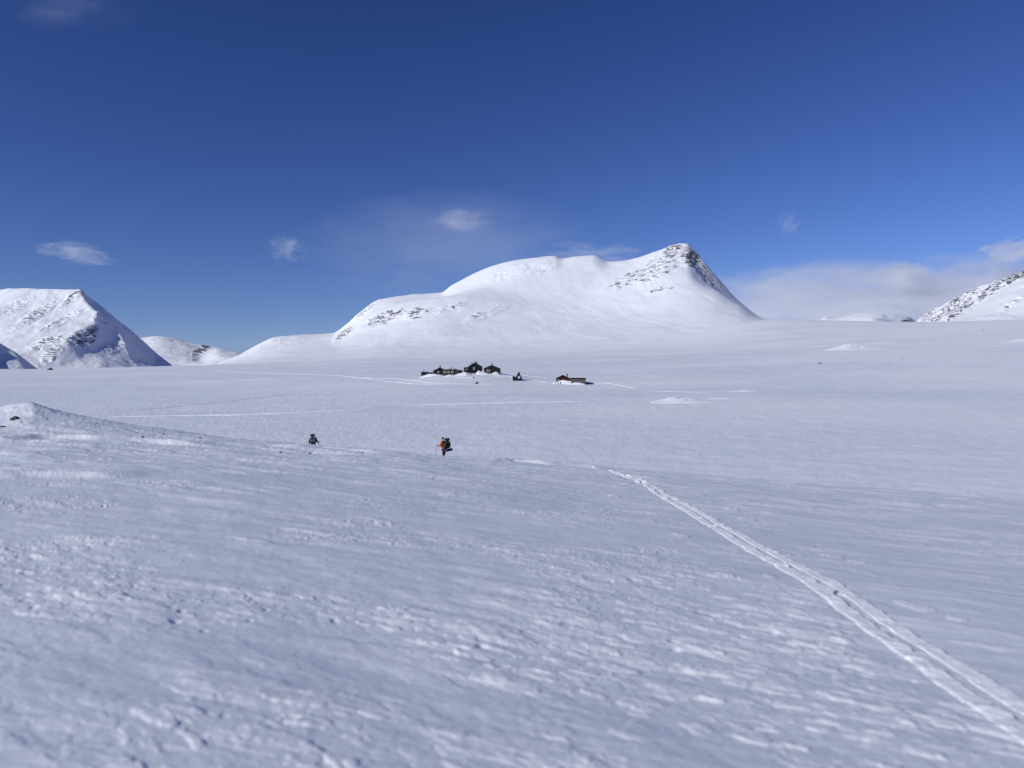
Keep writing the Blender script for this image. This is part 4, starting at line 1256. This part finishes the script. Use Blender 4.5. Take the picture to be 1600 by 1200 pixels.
# skis stuck upright in the snow, left of the main cabin
M_SKI = simple('dark_ski_topsheet', (0.03, 0.03, 0.04), 0.4, 0.3, 5.0, 0.4)
def ski_bm():
    bm = bmesh.new()
    pr = [(0.0, 0.045), (0.5, 0.032), (1.0, 0.03), (1.6, 0.04), (1.85, 0.03), (1.95, 0.008)]
    L_, R_ = [], []
    for z, w in pr:
        y = 0.10 * max(0, z - 1.6) ** 1.5 * 4
        L_.append([bm.verts.new((-w, y, z)), bm.verts.new((-w, y + 0.015, z))]); R_.append([bm.verts.new((w, y, z)), bm.verts.new((w, y + 0.015, z))])
    for i in range(len(pr) - 1):
        bm.faces.new([L_[i][0], R_[i][0], R_[i+1][0], L_[i+1][0]]); bm.faces.new([L_[i][1], L_[i+1][1], R_[i+1][1], R_[i][1]])
        bm.faces.new([L_[i][0], L_[i+1][0], L_[i+1][1], L_[i][1]]); bm.faces.new([R_[i][0], R_[i][1], R_[i+1][1], R_[i+1][0]])
    bm.faces.new([L_[0][0], L_[0][1], R_[0][1], R_[0][0]]); bm.faces.new([L_[-1][0], R_[-1][0], R_[-1][1], L_[-1][1]])
    return bm
b0 = base(722.3, 583.5)
ski0 = obj('ski', ski_bm(), M_SKI)
for k in range(6):
    o = ski0 if k == 0 else ski0.copy()
    if k: COL.objects.link(o)
    o.location = (b0[0] - 0.55 + k * 0.22, b0[1] + (k % 2) * 0.25, b0[2] - 0.15)
    o.scale = (1.6, 1.6, 1.15)
    o.rotation_euler = (0.05 * (k % 3 - 1), 0.05 * (k - 2.5), 0.3 * k)
    tag(o, 'dark ski stuck upright in the snow just left of the main cabin', 'ski', 'skis stuck upright beside the main cabin')

# ------------------------------------------------------------------ clouds
def cloud_mat(name, dens, seed, fill=0.66, sc=2.2, aniso=0.2):
    s = NT(name)
    co = s.n('ShaderNodeTexCoord').outputs['Object']
    r = s.n('ShaderNodeVectorMath', {0: co}, operation='LENGTH').outputs['Value']
    n = s.noise(s.n('ShaderNodeVectorMath', {0: co, 1: (seed, seed * 0.7, 1.3)}, operation='ADD').outputs[0], sc, 5, 0.6, 0.5)
    v = s.math('ADD', s.math('SUBTRACT', fill, r), s.math('MULTIPLY', s.math('SUBTRACT', n, 0.5), 3.6))
    f = s.ramp(v, -0.1, 0.9)
    f = s.math('MULTIPLY', f, s.ramp(r, 1.0, 0.62))
    d = s.math('MULTIPLY', f, dens)
    p = s.n('ShaderNodeVolumePrincipled', {'Color': (0.97, 0.975, 0.985, 1), 'Density': d, 'Anisotropy': aniso})
    return s.out(p.outputs[0], 'Volume')

def cloud(px, py, w, h, d, tau, label, seed=0, thick=1.0, sc=2.2, tilt=0.0, group=None, fill=0.66):
    x, y, z = [float(v) for v in PT(px, py, d)]
    W, H = w / FPX * d / 2, h / FPX * d / 2
    bm = bmesh.new()
    bmesh.ops.create_icosphere(bm, subdivisions=4, radius=1.0)
    T = H * 1.6 * thick
    o = obj('cloud', bm, cloud_mat('cloud_vapour', tau / (2 * T), seed * 3.1, fill, sc))
    o.location = (x, y, z); o.scale = (W, T, H); o.rotation_euler = (0, tilt, 0)
    tag(o, label, 'cloud', group)
    return o
CL = 'small clouds above the mountains'
cloud(722, 345, 150, 56, 9000, 1.5, 'soft small cloud high above the middle of the big mountain', 1, group=CL)
cloud(450, 389, 84, 56, 9000, 1.3, 'small round cloud puff between the left and the big mountain', 2, group=CL)
cloud(118, 396, 160, 48, 9000, 1.7, 'flat small cloud above the left mountain', 3, tilt=0.12, group=CL)
cloud(1232, 350, 34, 60, 9000, 1.0, 'thin upright wisp of cloud right of the peak', 4, group=CL)
cloud(925, 397, 210, 50, 9500, 1.6, 'faint veil of cloud just over the saddle of the big mountain', 5, group=CL)
CB = 'cloud bank over the right horizon'
cloud(1320, 468, 600, 135, 15000, 7.0, 'long low cloud bank right of the peak', 6, 0.8, 1.6, group=CB, fill=0.90)
cloud(1530, 456, 480, 135, 15500, 7.0, 'cloud bank behind the right mountain', 7, 0.8, 1.7, group=CB, fill=0.90)
cloud(1415, 430, 100, 56, 14500, 6.0, 'small bulge of cloud rising from the top of the long bank', 8, group=CB)
cloud(1590, 392, 170, 60, 14500, 6.0, 'cloud streak at the right edge above the rocky slope', 9, tilt=-0.15, group=CB)
cloud(1392, 486, 120, 40, 8600, 7.0, 'low mist lying on the far ridge at the right', 10, 0.7)
cloud(690, 385, 560, 200, 11500, 0.40, 'broad faint veil of cloud behind the left shoulder of the big mountain', 11, 0.8, 1.5, group=CL, fill=0.95)
cloud(110, 10, 260, 90, 7000, 0.14, 'barely visible wisp of cloud in the top left corner', 12, 0.6, 1.6, group=CL, fill=0.8)
